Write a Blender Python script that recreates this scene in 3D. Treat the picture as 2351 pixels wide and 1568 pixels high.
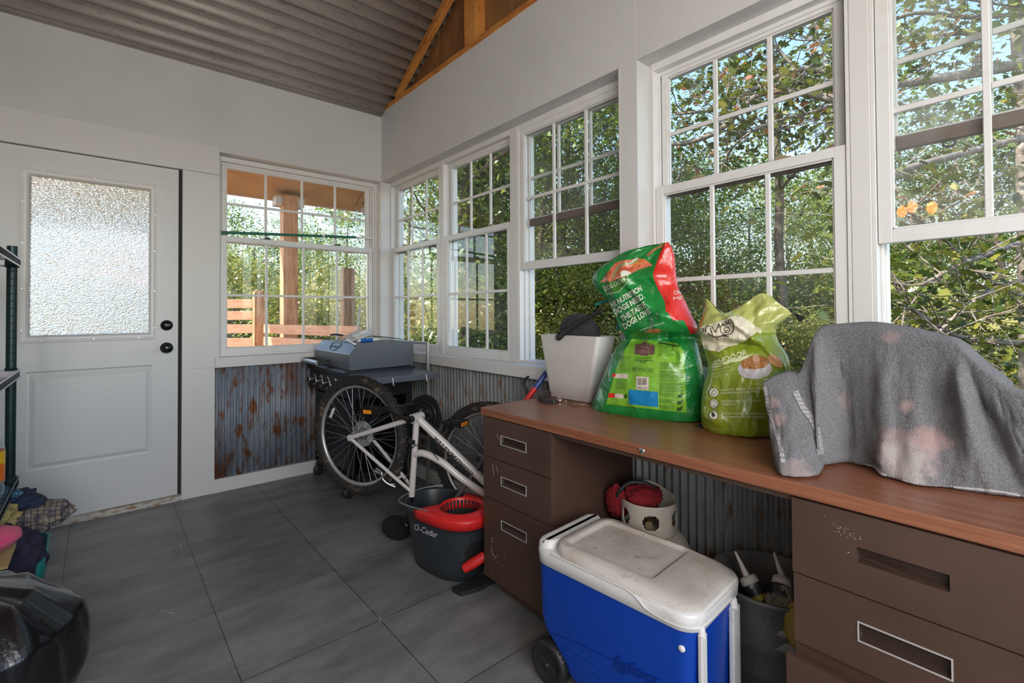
import bpy, bmesh, math, random
import numpy as np
from mathutils import Vector, Matrix, noise
from mathutils.bvhtree import BVHTree

for o in list(bpy.data.objects): bpy.data.objects.remove(o)
SC = bpy.context.scene
COL = SC.collection
PI = math.pi
R = math.radians

# ------------------------------------------------------------------ camera
CAMH = 1.135
F_, CY_, CX_ = 1105.0, 702.4, 1175.5
def _cam():
    yaw, pitch, roll = R(49.496), R(0.871), R(0.346)
    cp, sp, cr, sr = math.cos(pitch), math.sin(pitch), math.cos(roll), math.sin(roll)
    F = Vector((math.cos(yaw), math.sin(yaw), 0)); r = Vector((math.sin(yaw), -math.cos(yaw), 0)); d = Vector((0, 0, -1))
    f2 = cp*F - sp*d; d2 = sp*F + cp*d
    return cr*r + sr*d2, -sr*r + cr*d2, f2
AX, AY, AZ = _cam()
cam_data = bpy.data.cameras.new('camera'); cam = bpy.data.objects.new('camera', cam_data); COL.objects.link(cam)
m = Matrix(((AX[0], -AY[0], -AZ[0], 0), (AX[1], -AY[1], -AZ[1], 0), (AX[2], -AY[2], -AZ[2], CAMH), (0, 0, 0, 1)))
cam.matrix_world = m
cam_data.sensor_width = 36; cam_data.lens = F_/2351*36
cam_data.shift_y = (CY_-784)/2351
cam_data.clip_start = 0.03; cam_data.clip_end = 300
SC.camera = cam

# ------------------------------------------------------------------ world, sun, exposure
SC.view_settings.view_transform = 'Standard'; SC.view_settings.look = 'None'
SC.view_settings.gamma = 1; SC.view_settings.use_curve_mapping = False
SC.view_settings.exposure = 0.72
W = bpy.data.worlds.new('world'); SC.world = W; W.use_nodes = True
wn = W.node_tree.nodes; wl = W.node_tree.links
sky = wn.new('ShaderNodeTexSky'); sky.sky_type = 'NISHITA'; sky.sun_disc = False
sky.sun_elevation = R(42); sky.sun_rotation = R(300); sky.air_density = 1.1; sky.dust_density = 0.6; sky.ozone_density = 1.6
bg = wn['Background']; wl.new(sky.outputs['Color'], bg.inputs['Color']); bg.inputs['Strength'].default_value = 0.30
sd = bpy.data.lights.new('sun', 'SUN'); sd.energy = 6.6; sd.angle = R(1.2); sd.color = (1.0, .93, .80)
sun = bpy.data.objects.new('sun', sd); COL.objects.link(sun)
SUNV = Vector((-.72, .30, .72)).normalized()
sun.rotation_euler = SUNV.to_track_quat('Z', 'Y').to_euler()
SC.cycles.max_bounces = 7; SC.cycles.diffuse_bounces = 4; SC.cycles.glossy_bounces = 3
SC.cycles.transmission_bounces = 4; SC.cycles.transparent_max_bounces = 24
SC.cycles.caustics_reflective = False; SC.cycles.caustics_refractive = False
SC.cycles.sample_clamp_indirect = 6
SC.cycles.use_denoising = True
def area(name, loc, look, sx, sy, power, col):
    l = bpy.data.lights.new(name, 'AREA'); l.shape = 'RECTANGLE'; l.size = sx; l.size_y = sy; l.energy = power; l.color = col
    o = bpy.data.objects.new(name, l); COL.objects.link(o); o.location = loc
    o.rotation_euler = (Vector(loc)-Vector(look)).to_track_quat('Z', 'Y').to_euler(); return o
# added fill lamps out of view, standing for daylight from behind and left
area('rear_fill', (-.2, -1.45, 1.65), (0.4, 3, 1.1), 1.9, 1.5, 46, (1, .96, .915))
area('side_fill', (-.66, -.75, 1.65), (1.7, .3, 1.2), 1.1, 1.2, 17, (1, .97, .94))  # added fill at the solid left wall; no window there

# ------------------------------------------------------------------ helpers
def at(px, py, D):
    v = AX*((px-CX_)/F_) + AY*((py-CY_)/F_) + AZ
    return Vector((0, 0, CAMH)) + v*D
def _r(px, py): return AX*((px-CX_)/F_) + AY*((py-CY_)/F_) + AZ
def onz(px, py, z): v = _r(px, py); return Vector((0, 0, CAMH)) + v*((z-CAMH)/v.z)
def onx(px, py, x): v = _r(px, py); return Vector((0, 0, CAMH)) + v*(x/v.x)
def ony(px, py, y): v = _r(px, py); return Vector((0, 0, CAMH)) + v*(y/v.y)
def onp(px, py, o, n): v = _r(px, py); C = Vector((0, 0, CAMH)); return C + v*((o-C).dot(n)/v.dot(n))

class MB:
    def __init__(s): s.v = []; s.f = []; s.m = []; s.sm = []
    def add(s, vs, fs, mi=0, smooth=False, M=None):
        b = len(s.v)
        for p in vs:
            p = Vector(p)
            s.v.append(M @ p if M else p)
        for f in fs:
            s.f.append([b+i for i in f]); s.m.append(mi); s.sm.append(smooth)
        return s
    def box(s, x0, x1, y0, y1, z0, z1, mi=0, M=None):
        vs = [(x0,y0,z0),(x1,y0,z0),(x1,y1,z0),(x0,y1,z0),(x0,y0,z1),(x1,y0,z1),(x1,y1,z1),(x0,y1,z1)]
        return s.add(vs, [(0,3,2,1),(4,5,6,7),(0,1,5,4),(1,2,6,5),(2,3,7,6),(3,0,4,7)], mi, False, M)
    def cyl(s, a, b, r, r2=None, n=16, mi=0, smooth=True, caps=True):
        return s.tube([a, b], [r, r if r2 is None else r2], n, mi, smooth, caps)
    def tube(s, pts, rs, n=10, mi=0, smooth=True, caps=True, closed=False, flat=1.0):
        pts = [Vector(p) for p in pts]; N = len(pts)
        if not hasattr(rs, '__len__'): rs = [rs]*N
        vs = []; prev = None
        for i in range(N):
            if closed: t = pts[(i+1) % N]-pts[i-1]
            else: t = pts[min(i+1, N-1)]-pts[max(i-1, 0)]
            if t.length < 1e-9: t = Vector((0, 0, 1))
            t.normalize()
            if prev is None:
                u = t.orthogonal().normalized()
            else:
                u = prev - t*prev.dot(t)
                u = u.normalized() if u.length > 1e-6 else t.orthogonal().normalized()
            prev = u; w = t.cross(u)
            for k in range(n):
                a = 2*PI*k/n; vs.append(pts[i] + (u*math.cos(a)*flat + w*math.sin(a))*rs[i])
        fs = []
        M_ = N if closed else N-1
        for i in range(M_):
            j = (i+1) % N
            for k in range(n):
                k2 = (k+1) % n; fs.append((i*n+k, i*n+k2, j*n+k2, j*n+k))
        s.add(vs, fs, mi, smooth)
        if caps and not closed:
            s.add(vs[:n], [tuple(range(n-1, -1, -1))], mi, False); s.add(vs[-n:], [tuple(range(n))], mi, False)
        return s
    def lathe(s, prof, n=32, mi=0, smooth=True, M=None, a0=0, a1=2*PI):
        full = abs(a1-a0-2*PI) < 1e-6; K = n if full else n+1
        vs = [(r*math.cos(a0+(a1-a0)*k/n), r*math.sin(a0+(a1-a0)*k/n), z) for r, z in prof for k in range(K)]
        fs = []
        for i in range(len(prof)-1):
            for k in range(n):
                k2 = (k+1) % K; fs.append((i*K+k, i*K+k2, (i+1)*K+k2, (i+1)*K+k))
        return s.add(vs, fs, mi, smooth, M)
    def prism(s, poly, z0, z1, mi=0, M=None, smooth=False):
        n = len(poly); vs = [(x, y, z0) for x, y in poly]+[(x, y, z1) for x, y in poly]
        s.add(vs, [tuple(range(n-1, -1, -1)), tuple(range(n, 2*n))], mi, False, M)
        return s.add(vs, [(k, (k+1) % n, n+(k+1) % n, n+k) for k in range(n)], mi, smooth, M)
    def grid(s, rows, mi=0, smooth=True, closed=False, mf=None):
        nr = len(rows); nc = len(rows[0]); vs = [p for r in rows for p in r]
        b = len(s.v); s.v += [Vector(p) for p in vs]
        for i in range(nr-1):
            for k in range(nc if closed else nc-1):
                k2 = (k+1) % nc
                s.f.append([b+i*nc+k, b+i*nc+k2, b+(i+1)*nc+k2, b+(i+1)*nc+k])
                s.m.append(mf(i, k) if mf else mi); s.sm.append(smooth)
        return s

def inv_of(parent):
    M = Matrix.Identity(4)
    p = parent; chain = []
    while p: chain.append(p); p = p.parent
    for p in reversed(chain): M = M @ p.matrix_basis
    return M.inverted()
def build(name, mb, mats, parent=None, world=False, bevel=0, seg=2, solid=0, subsurf=0):
    me = bpy.data.meshes.new(name)
    vs = mb.v
    if world and parent is not None:
        I = inv_of(parent); vs = [I @ v for v in vs]
    me.from_pydata([tuple(v) for v in vs], [], mb.f)
    if not isinstance(mats, (list, tuple)): mats = [mats]
    for m_ in mats: me.materials.append(m_)
    me.polygons.foreach_set('material_index', mb.m); me.polygons.foreach_set('use_smooth', mb.sm)
    me.update()
    o = bpy.data.objects.new(name, me); COL.objects.link(o)
    if parent is not None: o.parent = parent
    if solid:
        md = o.modifiers.new('s', 'SOLIDIFY'); md.thickness = solid; md.offset = 0
    if bevel:
        md = o.modifiers.new('b', 'BEVEL'); md.width = bevel; md.segments = seg; md.limit_method = 'ANGLE'; md.angle_limit = R(40)
        md.harden_normals = False
    if subsurf:
        md = o.modifiers.new('u', 'SUBSURF'); md.levels = subsurf; md.render_levels = subsurf
    return o
def tag(o, label=None, cat=None, group=None, kind=None):
    if label: o['label'] = label
    if cat: o['category'] = cat
    if group: o['group'] = group
    if kind: o['kind'] = kind
    return o
def thing(name, loc, label, cat, rz=0, group=None):
    e = bpy.data.objects.new(name, None); COL.objects.link(e); e.empty_display_size = .05
    e.location = loc; e.rotation_euler = (0, 0, rz)
    return tag(e, label, cat, group)
def sthing(name, loc=(0, 0, 0)):
    e = bpy.data.objects.new(name, None); COL.objects.link(e); e.location = loc; e['kind'] = 'structure'; return e
def copy_tree(o, parent=None):
    c = o.copy(); COL.objects.link(c); c.parent = parent
    for ch in [x for x in bpy.data.objects if x.parent is o]: copy_tree(ch, c)
    return c
def spline(pts, n=8, closed=False):
    pts = [Vector(p) for p in pts]; out = []; N = len(pts)
    rng = N if closed else N-1
    for i in range(rng):
        if closed: p0, p1, p2, p3 = pts[i-1], pts[i], pts[(i+1) % N], pts[(i+2) % N]
        else: p0, p1, p2, p3 = pts[max(i-1, 0)], pts[i], pts[i+1], pts[min(i+2, N-1)]
        for k in range(n):
            t = k/n
            out.append(0.5*((2*p1)+(p2-p0)*t+(2*p0-5*p1+4*p2-p3)*t*t+(3*p1-p0-3*p2+p3)*t*t*t))
    if not closed: out.append(pts[-1])
    return out

# ------------------------------------------------------------------ materials
MATS = {}
def mat(name, col, rough=.5, metal=0, bump=None, vary=None, alpha=None, coat=0, sheen=0, trans=0, spec=None, emit=None, coords='Object'):
    """bump=(scale, strength[, stretch vec]); vary=(scale, col2, lo, hi[, stretch])"""
    if name in MATS: return MATS[name]
    m_ = bpy.data.materials.new(name); m_.use_nodes = True; nt = m_.node_tree; N = nt.nodes; L = nt.links
    p = N['Principled BSDF']
    def c4(c): return (c[0], c[1], c[2], 1)
    p.inputs['Base Color'].default_value = c4(col); p.inputs['Roughness'].default_value = rough; p.inputs['Metallic'].default_value = metal
    if coat: p.inputs['Coat Weight'].default_value = coat; p.inputs['Coat Roughness'].default_value = .12
    if sheen: p.inputs['Sheen Weight'].default_value = sheen
    if trans: p.inputs['Transmission Weight'].default_value = trans
    if spec is not None: p.inputs['Specular IOR Level'].default_value = spec
    if alpha is not None: p.inputs['Alpha'].default_value = alpha
    if emit: p.inputs['Emission Color'].default_value = c4(emit[:3]); p.inputs['Emission Strength'].default_value = emit[3]
    if bump or vary:
        tc = N.new('ShaderNodeTexCoord')
    def noise_node(scale, stretch, detail=6, rough_=.6):
        mp = N.new('ShaderNodeMapping'); L.new(tc.outputs[coords], mp.inputs['Vector'])
        mp.inputs['Scale'].default_value = stretch
        nz = N.new('ShaderNodeTexNoise'); nz.inputs['Scale'].default_value = scale; nz.inputs['Detail'].default_value = detail; nz.inputs['Roughness'].default_value = rough_
        L.new(mp.outputs[0], nz.inputs['Vector']); return nz
    if vary:
        vs = vary if isinstance(vary, list) else [vary]
        cur = None
        for v in vs:
            nz = noise_node(v[0], v[4] if len(v) > 4 else (1, 1, 1))
            mr = N.new('ShaderNodeMapRange'); mr.inputs['From Min'].default_value = v[2]; mr.inputs['From Max'].default_value = v[3]
            L.new(nz.outputs['Fac'], mr.inputs['Value'])
            mx = N.new('ShaderNodeMix'); mx.data_type = 'RGBA'
            if cur is None: mx.inputs['A'].default_value = c4(col)
            else: L.new(cur, mx.inputs['A'])
            mx.inputs['B'].default_value = c4(v[1]); L.new(mr.outputs[0], mx.inputs['Factor']); cur = mx.outputs['Result']
        L.new(cur, p.inputs['Base Color'])
    if bump:
        nz = noise_node(bump[0], bump[2] if len(bump) > 2 else (1, 1, 1), 8)
        b = N.new('ShaderNodeBump'); b.inputs['Strength'].default_value = bump[1]; b.inputs['Distance'].default_value = .01
        L.new(nz.outputs['Fac'], b.inputs['Height']); L.new(b.outputs[0], p.inputs['Normal'])
    MATS[name] = m_; return m_
def nodes_of(m_): return m_.node_tree.nodes, m_.node_tree.links, m_.node_tree.nodes['Principled BSDF']

M_wall = mat('painted wall board', (.66, .655, .645), .62, bump=(120, .08), vary=[(2.2, (.60, .595, .585), .45, .75), (60, (.5, .49, .47), .70, .78)])
M_trimw = mat('white painted trim', (.70, .69, .675), .42, bump=(60, .05, (1, 1, .2)), vary=(30, (.55, .52, .47), .66, .8))
M_vinyl = mat('white vinyl', (.75, .745, .735), .35, vary=(14, (.68, .66, .62), .5, .8))
M_bronze = mat('dark brown sash rail', (.10, .065, .045), .5, vary=(30, (.16, .10, .07), .4, .7, (1, .1, 1)))  # dark brown of the upper sash bottom rails
M_door = mat('painted steel door', (.67, .675, .68), .38, bump=(200, .03), vary=(40, (.42, .40, .37), .71, .76))
M_black = mat('black plastic', (.02, .02, .022), .45)
M_blackm = mat('black metal', (.03, .03, .033), .35, .6)
M_chrome = mat('chrome', (.75, .75, .76), .18, 1)
M_steel = mat('brushed steel', (.5, .5, .51), .35, 1)
M_white = mat('white plastic', (.78, .77, .76), .4)
M_pine = mat('stained pine', (.62, .25, .055), .5, bump=(30, .12, (1, 1, 1)), vary=[(9, (.42, .14, .03), .45, .62, (6, 1, 6)), (1.5, (.75, .34, .09), .5, .7)])
M_ply = mat('gable plywood', (.34, .16, .05), .6, vary=[(6, (.22, .10, .035), .35, .6, (1, 4, .6)), (40, (.15, .06, .02), .6, .75, (1, 3, .3))])
M_thresh = mat('worn threshold', (.55, .53, .48), .5, vary=(25, (.30, .19, .10), .5, .62, (1, 1, 3)))
M_cedar = mat('cedar post', (.62, .32, .17), .7, bump=(30, .2, (6, 6, .5)), vary=[(7, (.40, .18, .09), .45, .6, (5, 5, .5)), (2, (.72, .42, .25), .5, .7)])
M_rail = mat('pink sawn rail boards', (.68, .40, .27), .75, vary=(6, (.55, .28, .16), .4, .7, (1, 1, 5)))
M_tan = mat('tan porch ceiling sheet', (.50, .33, .20), .7, bump=(8, .3), vary=(3, (.38, .24, .14), .4, .7))
M_glass = bpy.data.materials.new('window pane glass'); M_glass.use_nodes = True
def _glass(m_, gcol=(1, 1, 1), tcol=(.94, .96, .95), ior=1.45, rough=.0, haze=0.0):
    nt = m_.node_tree; N = nt.nodes; L = nt.links; N.remove(N['Principled BSDF'])
    t = N.new('ShaderNodeBsdfTransparent'); t.inputs[0].default_value = (*tcol, 1)
    g = N.new('ShaderNodeBsdfGlossy'); g.inputs['Roughness'].default_value = rough; g.inputs['Color'].default_value = (*gcol, 1)
    ge = N.new('ShaderNodeNewGeometry'); dt = N.new('ShaderNodeVectorMath'); dt.operation = 'DOT_PRODUCT'
    L.new(ge.outputs['Normal'], dt.inputs[0]); L.new(ge.outputs['Incoming'], dt.inputs[1])
    ab = N.new('ShaderNodeMath'); ab.operation = 'ABSOLUTE'; L.new(dt.outputs['Value'], ab.inputs[0])
    on = N.new('ShaderNodeMath'); on.operation = 'SUBTRACT'; on.inputs[0].default_value = 1; L.new(ab.outputs[0], on.inputs[1])
    pw = N.new('ShaderNodeMath'); pw.operation = 'POWER'; pw.inputs[1].default_value = 5; L.new(on.outputs[0], pw.inputs[0])
    fr = N.new('ShaderNodeMath'); fr.operation = 'MULTIPLY_ADD'; fr.inputs[1].default_value = .9; fr.inputs[2].default_value = .055; L.new(pw.outputs[0], fr.inputs[0])
    mx = N.new('ShaderNodeMixShader'); L.new(fr.outputs[0], mx.inputs[0]); L.new(t.outputs[0], mx.inputs[1]); L.new(g.outputs[0], mx.inputs[2])
    out = mx
    if haze:
        d = N.new('ShaderNodeBsdfDiffuse'); d.inputs[0].default_value = (.8, .8, .8, 1)
        tc = N.new('ShaderNodeTexCoord'); nz = N.new('ShaderNodeTexNoise'); nz.inputs['Scale'].default_value = 6; nz.inputs['Detail'].default_value = 8
        L.new(tc.outputs['Object'], nz.inputs['Vector'])
        mr = N.new('ShaderNodeMapRange'); mr.inputs['From Min'].default_value = .35; mr.inputs['From Max'].default_value = .75; mr.inputs['To Max'].default_value = haze
        L.new(nz.outputs['Fac'], mr.inputs[0])
        m2 = N.new('ShaderNodeMixShader'); L.new(mr.outputs[0], m2.inputs[0]); L.new(mx.outputs[0], m2.inputs[1]); L.new(d.outputs[0], m2.inputs[2]); out = m2
    L.new(out.outputs[0], N['Material Output'].inputs['Surface'])
_glass(M_glass, haze=.06)
M_glassd = bpy.data.materials.new('dusty window pane glass'); M_glassd.use_nodes = True
_glass(M_glassd, haze=.22)

# corrugated galvanised metal (colour only; the waves are real geometry)
def galv(name, base, c2, rust, amt, axis_stretch, rough=.5, metal=.22):
    m_ = mat(name, base, rough, metal, bump=(90, .12, axis_stretch), vary=[(7, c2, .38, .68, axis_stretch), (55, tuple(x*.45 for x in base), .58, .75, axis_stretch), (4.2, rust, 1.06-amt, 1.2-amt, (1, 1, .30)), (20, rust, 1.07-amt, 1.17-amt, (1, 1, .35))])
    return m_
M_galv = galv('weathered corrugated metal', (.20, .24, .30), (.36, .40, .45), (.20, .070, .022), .545, (1, 1, .25))
M_galvr = galv('weathered corrugated metal side', (.22, .24, .25), (.36, .38, .38), (.19, .095, .045), .50, (1, 1, .15))
M_roof = galv('corrugated roof metal', (.36, .33, .295), (.46, .42, .375), (.25, .21, .17), .30, (.3, 1, 1), .5, .35)

# floor tiles
M_floor = mat('grey vinyl floor tile', (.085, .087, .09), .40)
N, L, P = nodes_of(M_floor)
tc = N.new('ShaderNodeTexCoord'); mp = N.new('ShaderNodeMapping'); L.new(tc.outputs['Object'], mp.inputs[0])
mp.inputs['Location'].default_value = (-.337, -2.608+.457*8, 0)
br = N.new('ShaderNodeTexBrick'); br.offset = 0; br.inputs['Scale'].default_value = 1
br.inputs['Brick Width'].default_value = .457; br.inputs['Row Height'].default_value = .457; br.inputs['Mortar Size'].default_value = .0016; br.inputs['Mortar Smooth'].default_value = .3
br.inputs['Color1'].default_value = (.165, .166, .168, 1); br.inputs['Color2'].default_value = (.20, .201, .203, 1); br.inputs['Mortar'].default_value = (.02, .02, .02, 1)
L.new(mp.outputs[0], br.inputs['Vector'])
mp2 = N.new('ShaderNodeMapping'); mp2.inputs['Scale'].default_value = (1, 2.4, 1); L.new(tc.outputs['Object'], mp2.inputs[0])
nz = N.new('ShaderNodeTexNoise'); nz.inputs['Scale'].default_value = 2.6; nz.inputs['Detail'].default_value = 9; nz.inputs['Roughness'].default_value = .68; L.new(mp2.outputs[0], nz.inputs['Vector'])
mr = N.new('ShaderNodeMapRange'); mr.inputs['From Min'].default_value = .3; mr.inputs['From Max'].default_value = .7; mr.inputs['To Min'].default_value = .58; mr.inputs['To Max'].default_value = 1.42
L.new(nz.outputs['Fac'], mr.inputs[0])
mx = N.new('ShaderNodeVectorMath'); mx.operation = 'SCALE'; L.new(br.outputs['Color'], mx.inputs[0]); L.new(mr.outputs[0], mx.inputs['Scale']); L.new(mx.outputs[0], P.inputs['Base Color'])
nz2 = N.new('ShaderNodeTexNoise'); nz2.inputs['Scale'].default_value = 160; nz2.inputs['Detail'].default_value = 4; L.new(tc.outputs['Object'], nz2.inputs['Vector'])
bp = N.new('ShaderNodeBump'); bp.inputs['Strength'].default_value = .22; bp.inputs['Distance'].default_value = .004
mmu = N.new('ShaderNodeMath'); mmu.operation = 'MULTIPLY_ADD'; mmu.inputs[1].default_value = -3; L.new(br.outputs['Fac'], mmu.inputs[0]); L.new(nz2.outputs['Fac'], mmu.inputs[2])
L.new(mmu.outputs[0], bp.inputs['Height']); L.new(bp.outputs[0], P.inputs['Normal'])

# ------------------------------------------------------------------ the room
WX, WY, XL, YR = 1.70, 3.59, -.70, -1.75
HEAD, SILL, TOPZ = 2.193, .86, 2.715
def ceil_z(y): return 2.711+.56*(3.59-y)
YRIDGE = .95
build('floor', MB().box(XL-.1, WX+.12, YR-.1, WY+.12, -.06, 0), M_floor)['kind'] = 'structure'

# back wall: board above the windows, casing beside the door, door
wb = sthing('wall_back')
b = MB().box(XL-.1, .579, WY, WY+.10, 2.22, TOPZ+.05).box(.579, WX, WY, WY+.10, HEAD, TOPZ+.05).box(WX, WX+.12, WY, WY+.12, HEAD, TOPZ+.05)
build('upper_board', b, M_wall, wb)
b = MB().box(XL-.1, -.437, WY, WY+.10, 0, 2.22); build('side_board', b, M_wall, wb)
b = MB().box(.56, WX+.12, WY+.04, WY+.10, 0, .80); build('wall_core', b, M_wall, wb)
tr = MB().box(-.437, .579, WY-.012, WY+.09, 2.040, 2.222); trm = build('trim_1', tr, M_trimw, bevel=.002); trm['kind'] = 'structure'
tr = MB().box(.381, .579, WY-.012, WY+.09, .80, 2.0385).box(.381, .556, WY-.012, WY+.09, 0, .80); trm = build('trim_2', tr, M_trimw, bevel=.002); trm['kind'] = 'structure'
# sill stool and apron
tr = MB().box(.556, WX-.02, WY-.022, WY+.09, .797, .862); trm = build('trim_3', tr, M_trimw, bevel=.003); trm['kind'] = 'structure'
tr = MB().box(WX-.022, WX+.12, YR, WY+.10, .797, .862); trm = build('trim_4', tr, M_trimw, bevel=.003); trm['kind'] = 'structure'
tr = MB().box(.533, WX, WY-.016, WY+.04, 0, .085); o = build('baseboard_back', tr, M_trimw, bevel=.002); o['kind'] = 'structure'
tr = MB().box(WX-.016, WX+.04, YR, WY-.016, 0, .085); o = build('baseboard_right', tr, M_trimw, bevel=.002); o['kind'] = 'structure'
def corr(p0, p1, z0, z1, nrm, pitch=.034, amp=.0066):
    p0 = Vector(p0); p1 = Vector(p1); Ln = (p1-p0).length; d = (p1-p0).normalized(); nrm = Vector(nrm)
    n = int(Ln/pitch*8); rows = [[], []]
    for i in range(n+1):
        s = Ln*i/n; off = math.sin(2*PI*s/pitch)*amp
        q = p0+d*s+nrm*off
        rows[0].append((q.x, q.y, z0)); rows[1].append((q.x, q.y, z1))
    return MB().grid(rows)
o = build('trim_5', corr((.545, WY+.008, 0), (WX, WY+.008, 0), .08, .80, (0, 1, 0)), M_galv, solid=.0015); o['kind'] = 'structure'
o = build('trim_6', corr((WX+.008, YR, 0), (WX+.008, WY, 0), .08, .80, (1, 0, 0)), M_galvr, solid=.0015); o['kind'] = 'structure'
# right wall
wr = sthing('wall_right')
b = MB().box(WX, WX+.12, YR, WY, HEAD, 2.745); build('upper_board', b, M_wall, wr)
b = MB().box(WX+.03, WX+.12, YR, WY, 0, .80); build('wall_core', b, M_wall, wr)
b = MB().box(WX, WX+.12, 1.178, 1.262, .862, HEAD); build('pier_board', b, M_wall, wr)
b = MB().box(WX-.0008, WX, 1.1835, 1.1855, HEAD, 2.745).box(WX-.001, WX, 3.575, 3.59, HEAD-.0, 2.73); build('seam_bead', b, M_trimw, wr)
# rear and left walls, mostly open to the day behind the photographer
b = MB().box(XL-.1, WX+.12, YR-.1, YR, 0, .8).box(XL-.1, WX+.12, YR-.1, YR, 2.25, 2.9).box(XL-.1, XL+.1, YR-.1, YR, .8, 2.25).box(WX-.1, WX+.12, YR-.1, YR, .8, 2.25)
build('wall_rear', b, M_wall)['kind'] = 'structure'
b = MB().box(XL-.1, XL, YR, WY, 0, TOPZ)
poly = [(YR, TOPZ), (WY+.1, TOPZ), (YRIDGE, ceil_z(YRIDGE)), (YR, ceil_z(YRIDGE)-.56*(YRIDGE-YR))]
b.add([(XL-.1, y, z) for y, z in poly]+[(XL, y, z) for y, z in poly], [(0, 1, 2, 3), (7, 6, 5, 4)])
build('wall_left', b, M_wall)['kind'] = 'structure'
# ceiling: corrugated sheets whose ribs run along x
def ceil_sheet(ya, yb, fz):
    n = int(abs(yb-ya)/.0065); rows = []
    for i in range(n+1):
        y = ya+(yb-ya)*i/n
        s = abs(y-3.59)*1.146
        off = .0105*math.sin(2*PI*s/.083)+.004*math.sin(2*PI*s/.0415+1)
        if int(s/.61) % 1 == 0: off += -.010*max(0, 1-abs((s % .61)-.02)/.03)
        rows.append([(x, y, fz(y)+off) for x in (XL-.2, .5, WX+.14)])
    return MB().grid(rows)
b = ceil_sheet(WY+.06, YRIDGE, ceil_z)
b2 = ceil_sheet(YRIDGE, YR-.2, lambda y: ceil_z(YRIDGE)-.56*(YRIDGE-y)); b.grid([]) if False else None
b.add(b2.v, b2.f, 0, True)
build('ceiling', b, M_roof, solid=.001)['kind'] = 'structure'
# gable framing in the right wall
g = sthing('trim_7', (WX, 3.5, 2.74))
b = MB().box(WX-.002, WX+.05, YR, 3.56, 2.742, 2.782); build('bottom_chord', b, M_pine, g, world=True, bevel=.004)
def rafter(y0, z0, y1, z1, w, x0, x1):
    d = Vector((0, y1-y0, z1-z0)).normalized(); n_ = Vector((0, d.z, -d.y)); n_ = n_ if n_.z < 0 else -n_
    a = Vector((0, y0, z0)); c = Vector((0, y1, z1)); q = [a, c, c+n_*w, a+n_*w*.32+d*.0]
    vs = [(x0, p.y, p.z) for p in q]+[(x1, p.y, p.z) for p in q]
    return MB().add(vs, [(3, 2, 1, 0), (4, 5, 6, 7), (0, 1, 5, 4), (1, 2, 6, 5), (2, 3, 7, 6), (3, 0, 4, 7)])
build('rafter', rafter(3.383, 2.822, YRIDGE, 2.822+.56*(3.383-YRIDGE), .132, WX+.006, WX+.045), M_pine, g, world=True, bevel=.003)
build('rafter', rafter(YRIDGE, 2.822+.56*(3.383-YRIDGE)-.02, YR, 2.5+.56*(3.383-YRIDGE)-.56*2.5, .132, WX+.006, WX+.045), M_pine, g, world=True, bevel=.003)
for y0, y1 in ((2.347, 2.463), (1.74, 1.855), (1.13, 1.25)):
    build('stud', MB().box(WX+.022, WX+.10, y0, y1, 2.78, min(ceil_z(y1), 9)-.12), M_pine, g, world=True, bevel=.003)
poly = [(YR, 2.74), (3.58, 2.74), (YRIDGE, ceil_z(YRIDGE)+.02), (YR, ceil_z(YRIDGE)-.56*(YRIDGE-YR))]
b = MB().add([(WX+.10, y, z) for y, z in poly]+[(WX+.115, y, z) for y, z in poly], [(0, 1, 2, 3), (7, 6, 5, 4)])
build('gable_panel', b, M_ply, g, world=True)

# ------------------------------------------------------------------ door
d = sthing('door_1', (.365, WY, 0))
# slab with a raised lower panel
DZ = WY+.012
b = MB()
def frame_rect(b, x0, x1, z0, z1, w, y0, y1, mi=0):
    b.box(x0, x1, y0, y1, z0, z0+w, mi).box(x0, x1, y0, y1, z1-w, z1, mi).box(x0, x0+w, y0, y1, z0+w, z1-w, mi).box(x1-w, x1, y0, y1, z0+w, z1-w, mi)
b.box(-.433, -.30, DZ, DZ+.04, .036, 2.036).box(.232, .363, DZ, DZ+.04, .036, 2.036).box(-.30, .232, DZ, DZ+.04, 1.885, 2.036).box(-.30, .232, DZ, DZ+.04, .036, .30).box(-.30, .232, DZ, DZ+.04, .845, 1.03)
build('door_slab', b, M_door, d, world=True)
def molded(b, x0, x1, z0, z1, y, prof):
    """nested rectangular rings; prof=[(inset,depth)] depth positive goes into the door"""
    rings = [[(x0+i, y+dd, z0+i), (x1-i, y+dd, z0+i), (x1-i, y+dd, z1-i), (x0+i, y+dd, z1-i)] for i, dd in prof]
    for a, c in zip(rings, rings[1:]):
        b.add(a+c, [(k, (k+1) % 4, 4+(k+1) % 4, 4+k) for k in range(4)])
    b.add(rings[-1], [(0, 1, 2, 3)])
b = MB(); molded(b, -.312, .252, .300, .845, DZ, [(-.001, .004), (.0, -.001), (.006, -.001), (.014, .008), (.026, .009), (.048, -.001), (.05, -.001)])
build('door_panel', b, M_door, d, world=True)
b = MB()
ring = [(0, .004), (0, -.012), (.008, -.014), (.018, -.008), (.026, -.008), (.032, -.012), (.038, -.004), (.041, .03)]
rings = [[(-.329+i, DZ+dd, .993+i), (.257-i, DZ+dd, .993+i), (.257-i, DZ+dd, 1.925-i), (-.329+i, DZ+dd, 1.925-i)] for i, dd in ring]
for a, c in zip(rings, rings[1:]): b.add(a+c, [(k, (k+1) % 4, 4+(k+1) % 4, 4+k) for k in range(4)])
lf = build('lite_frame', b, M_white, d, world=True)
s = MB()
for z in (1.06, 1.28, 1.52, 1.74, 1.88):
    for x in (-.3185, .2455): s.cyl((x, DZ-.0125, z), (x, DZ-.0085, z), .0038, n=10)
for x in (-.24, -.03, .17):
    for z in (1.004, 1.914): s.cyl((x, DZ-.0125, z), (x, DZ-.0085, z), .0038, n=10)
build('screw_heads', s, M_steel, lf, world=True)
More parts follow.
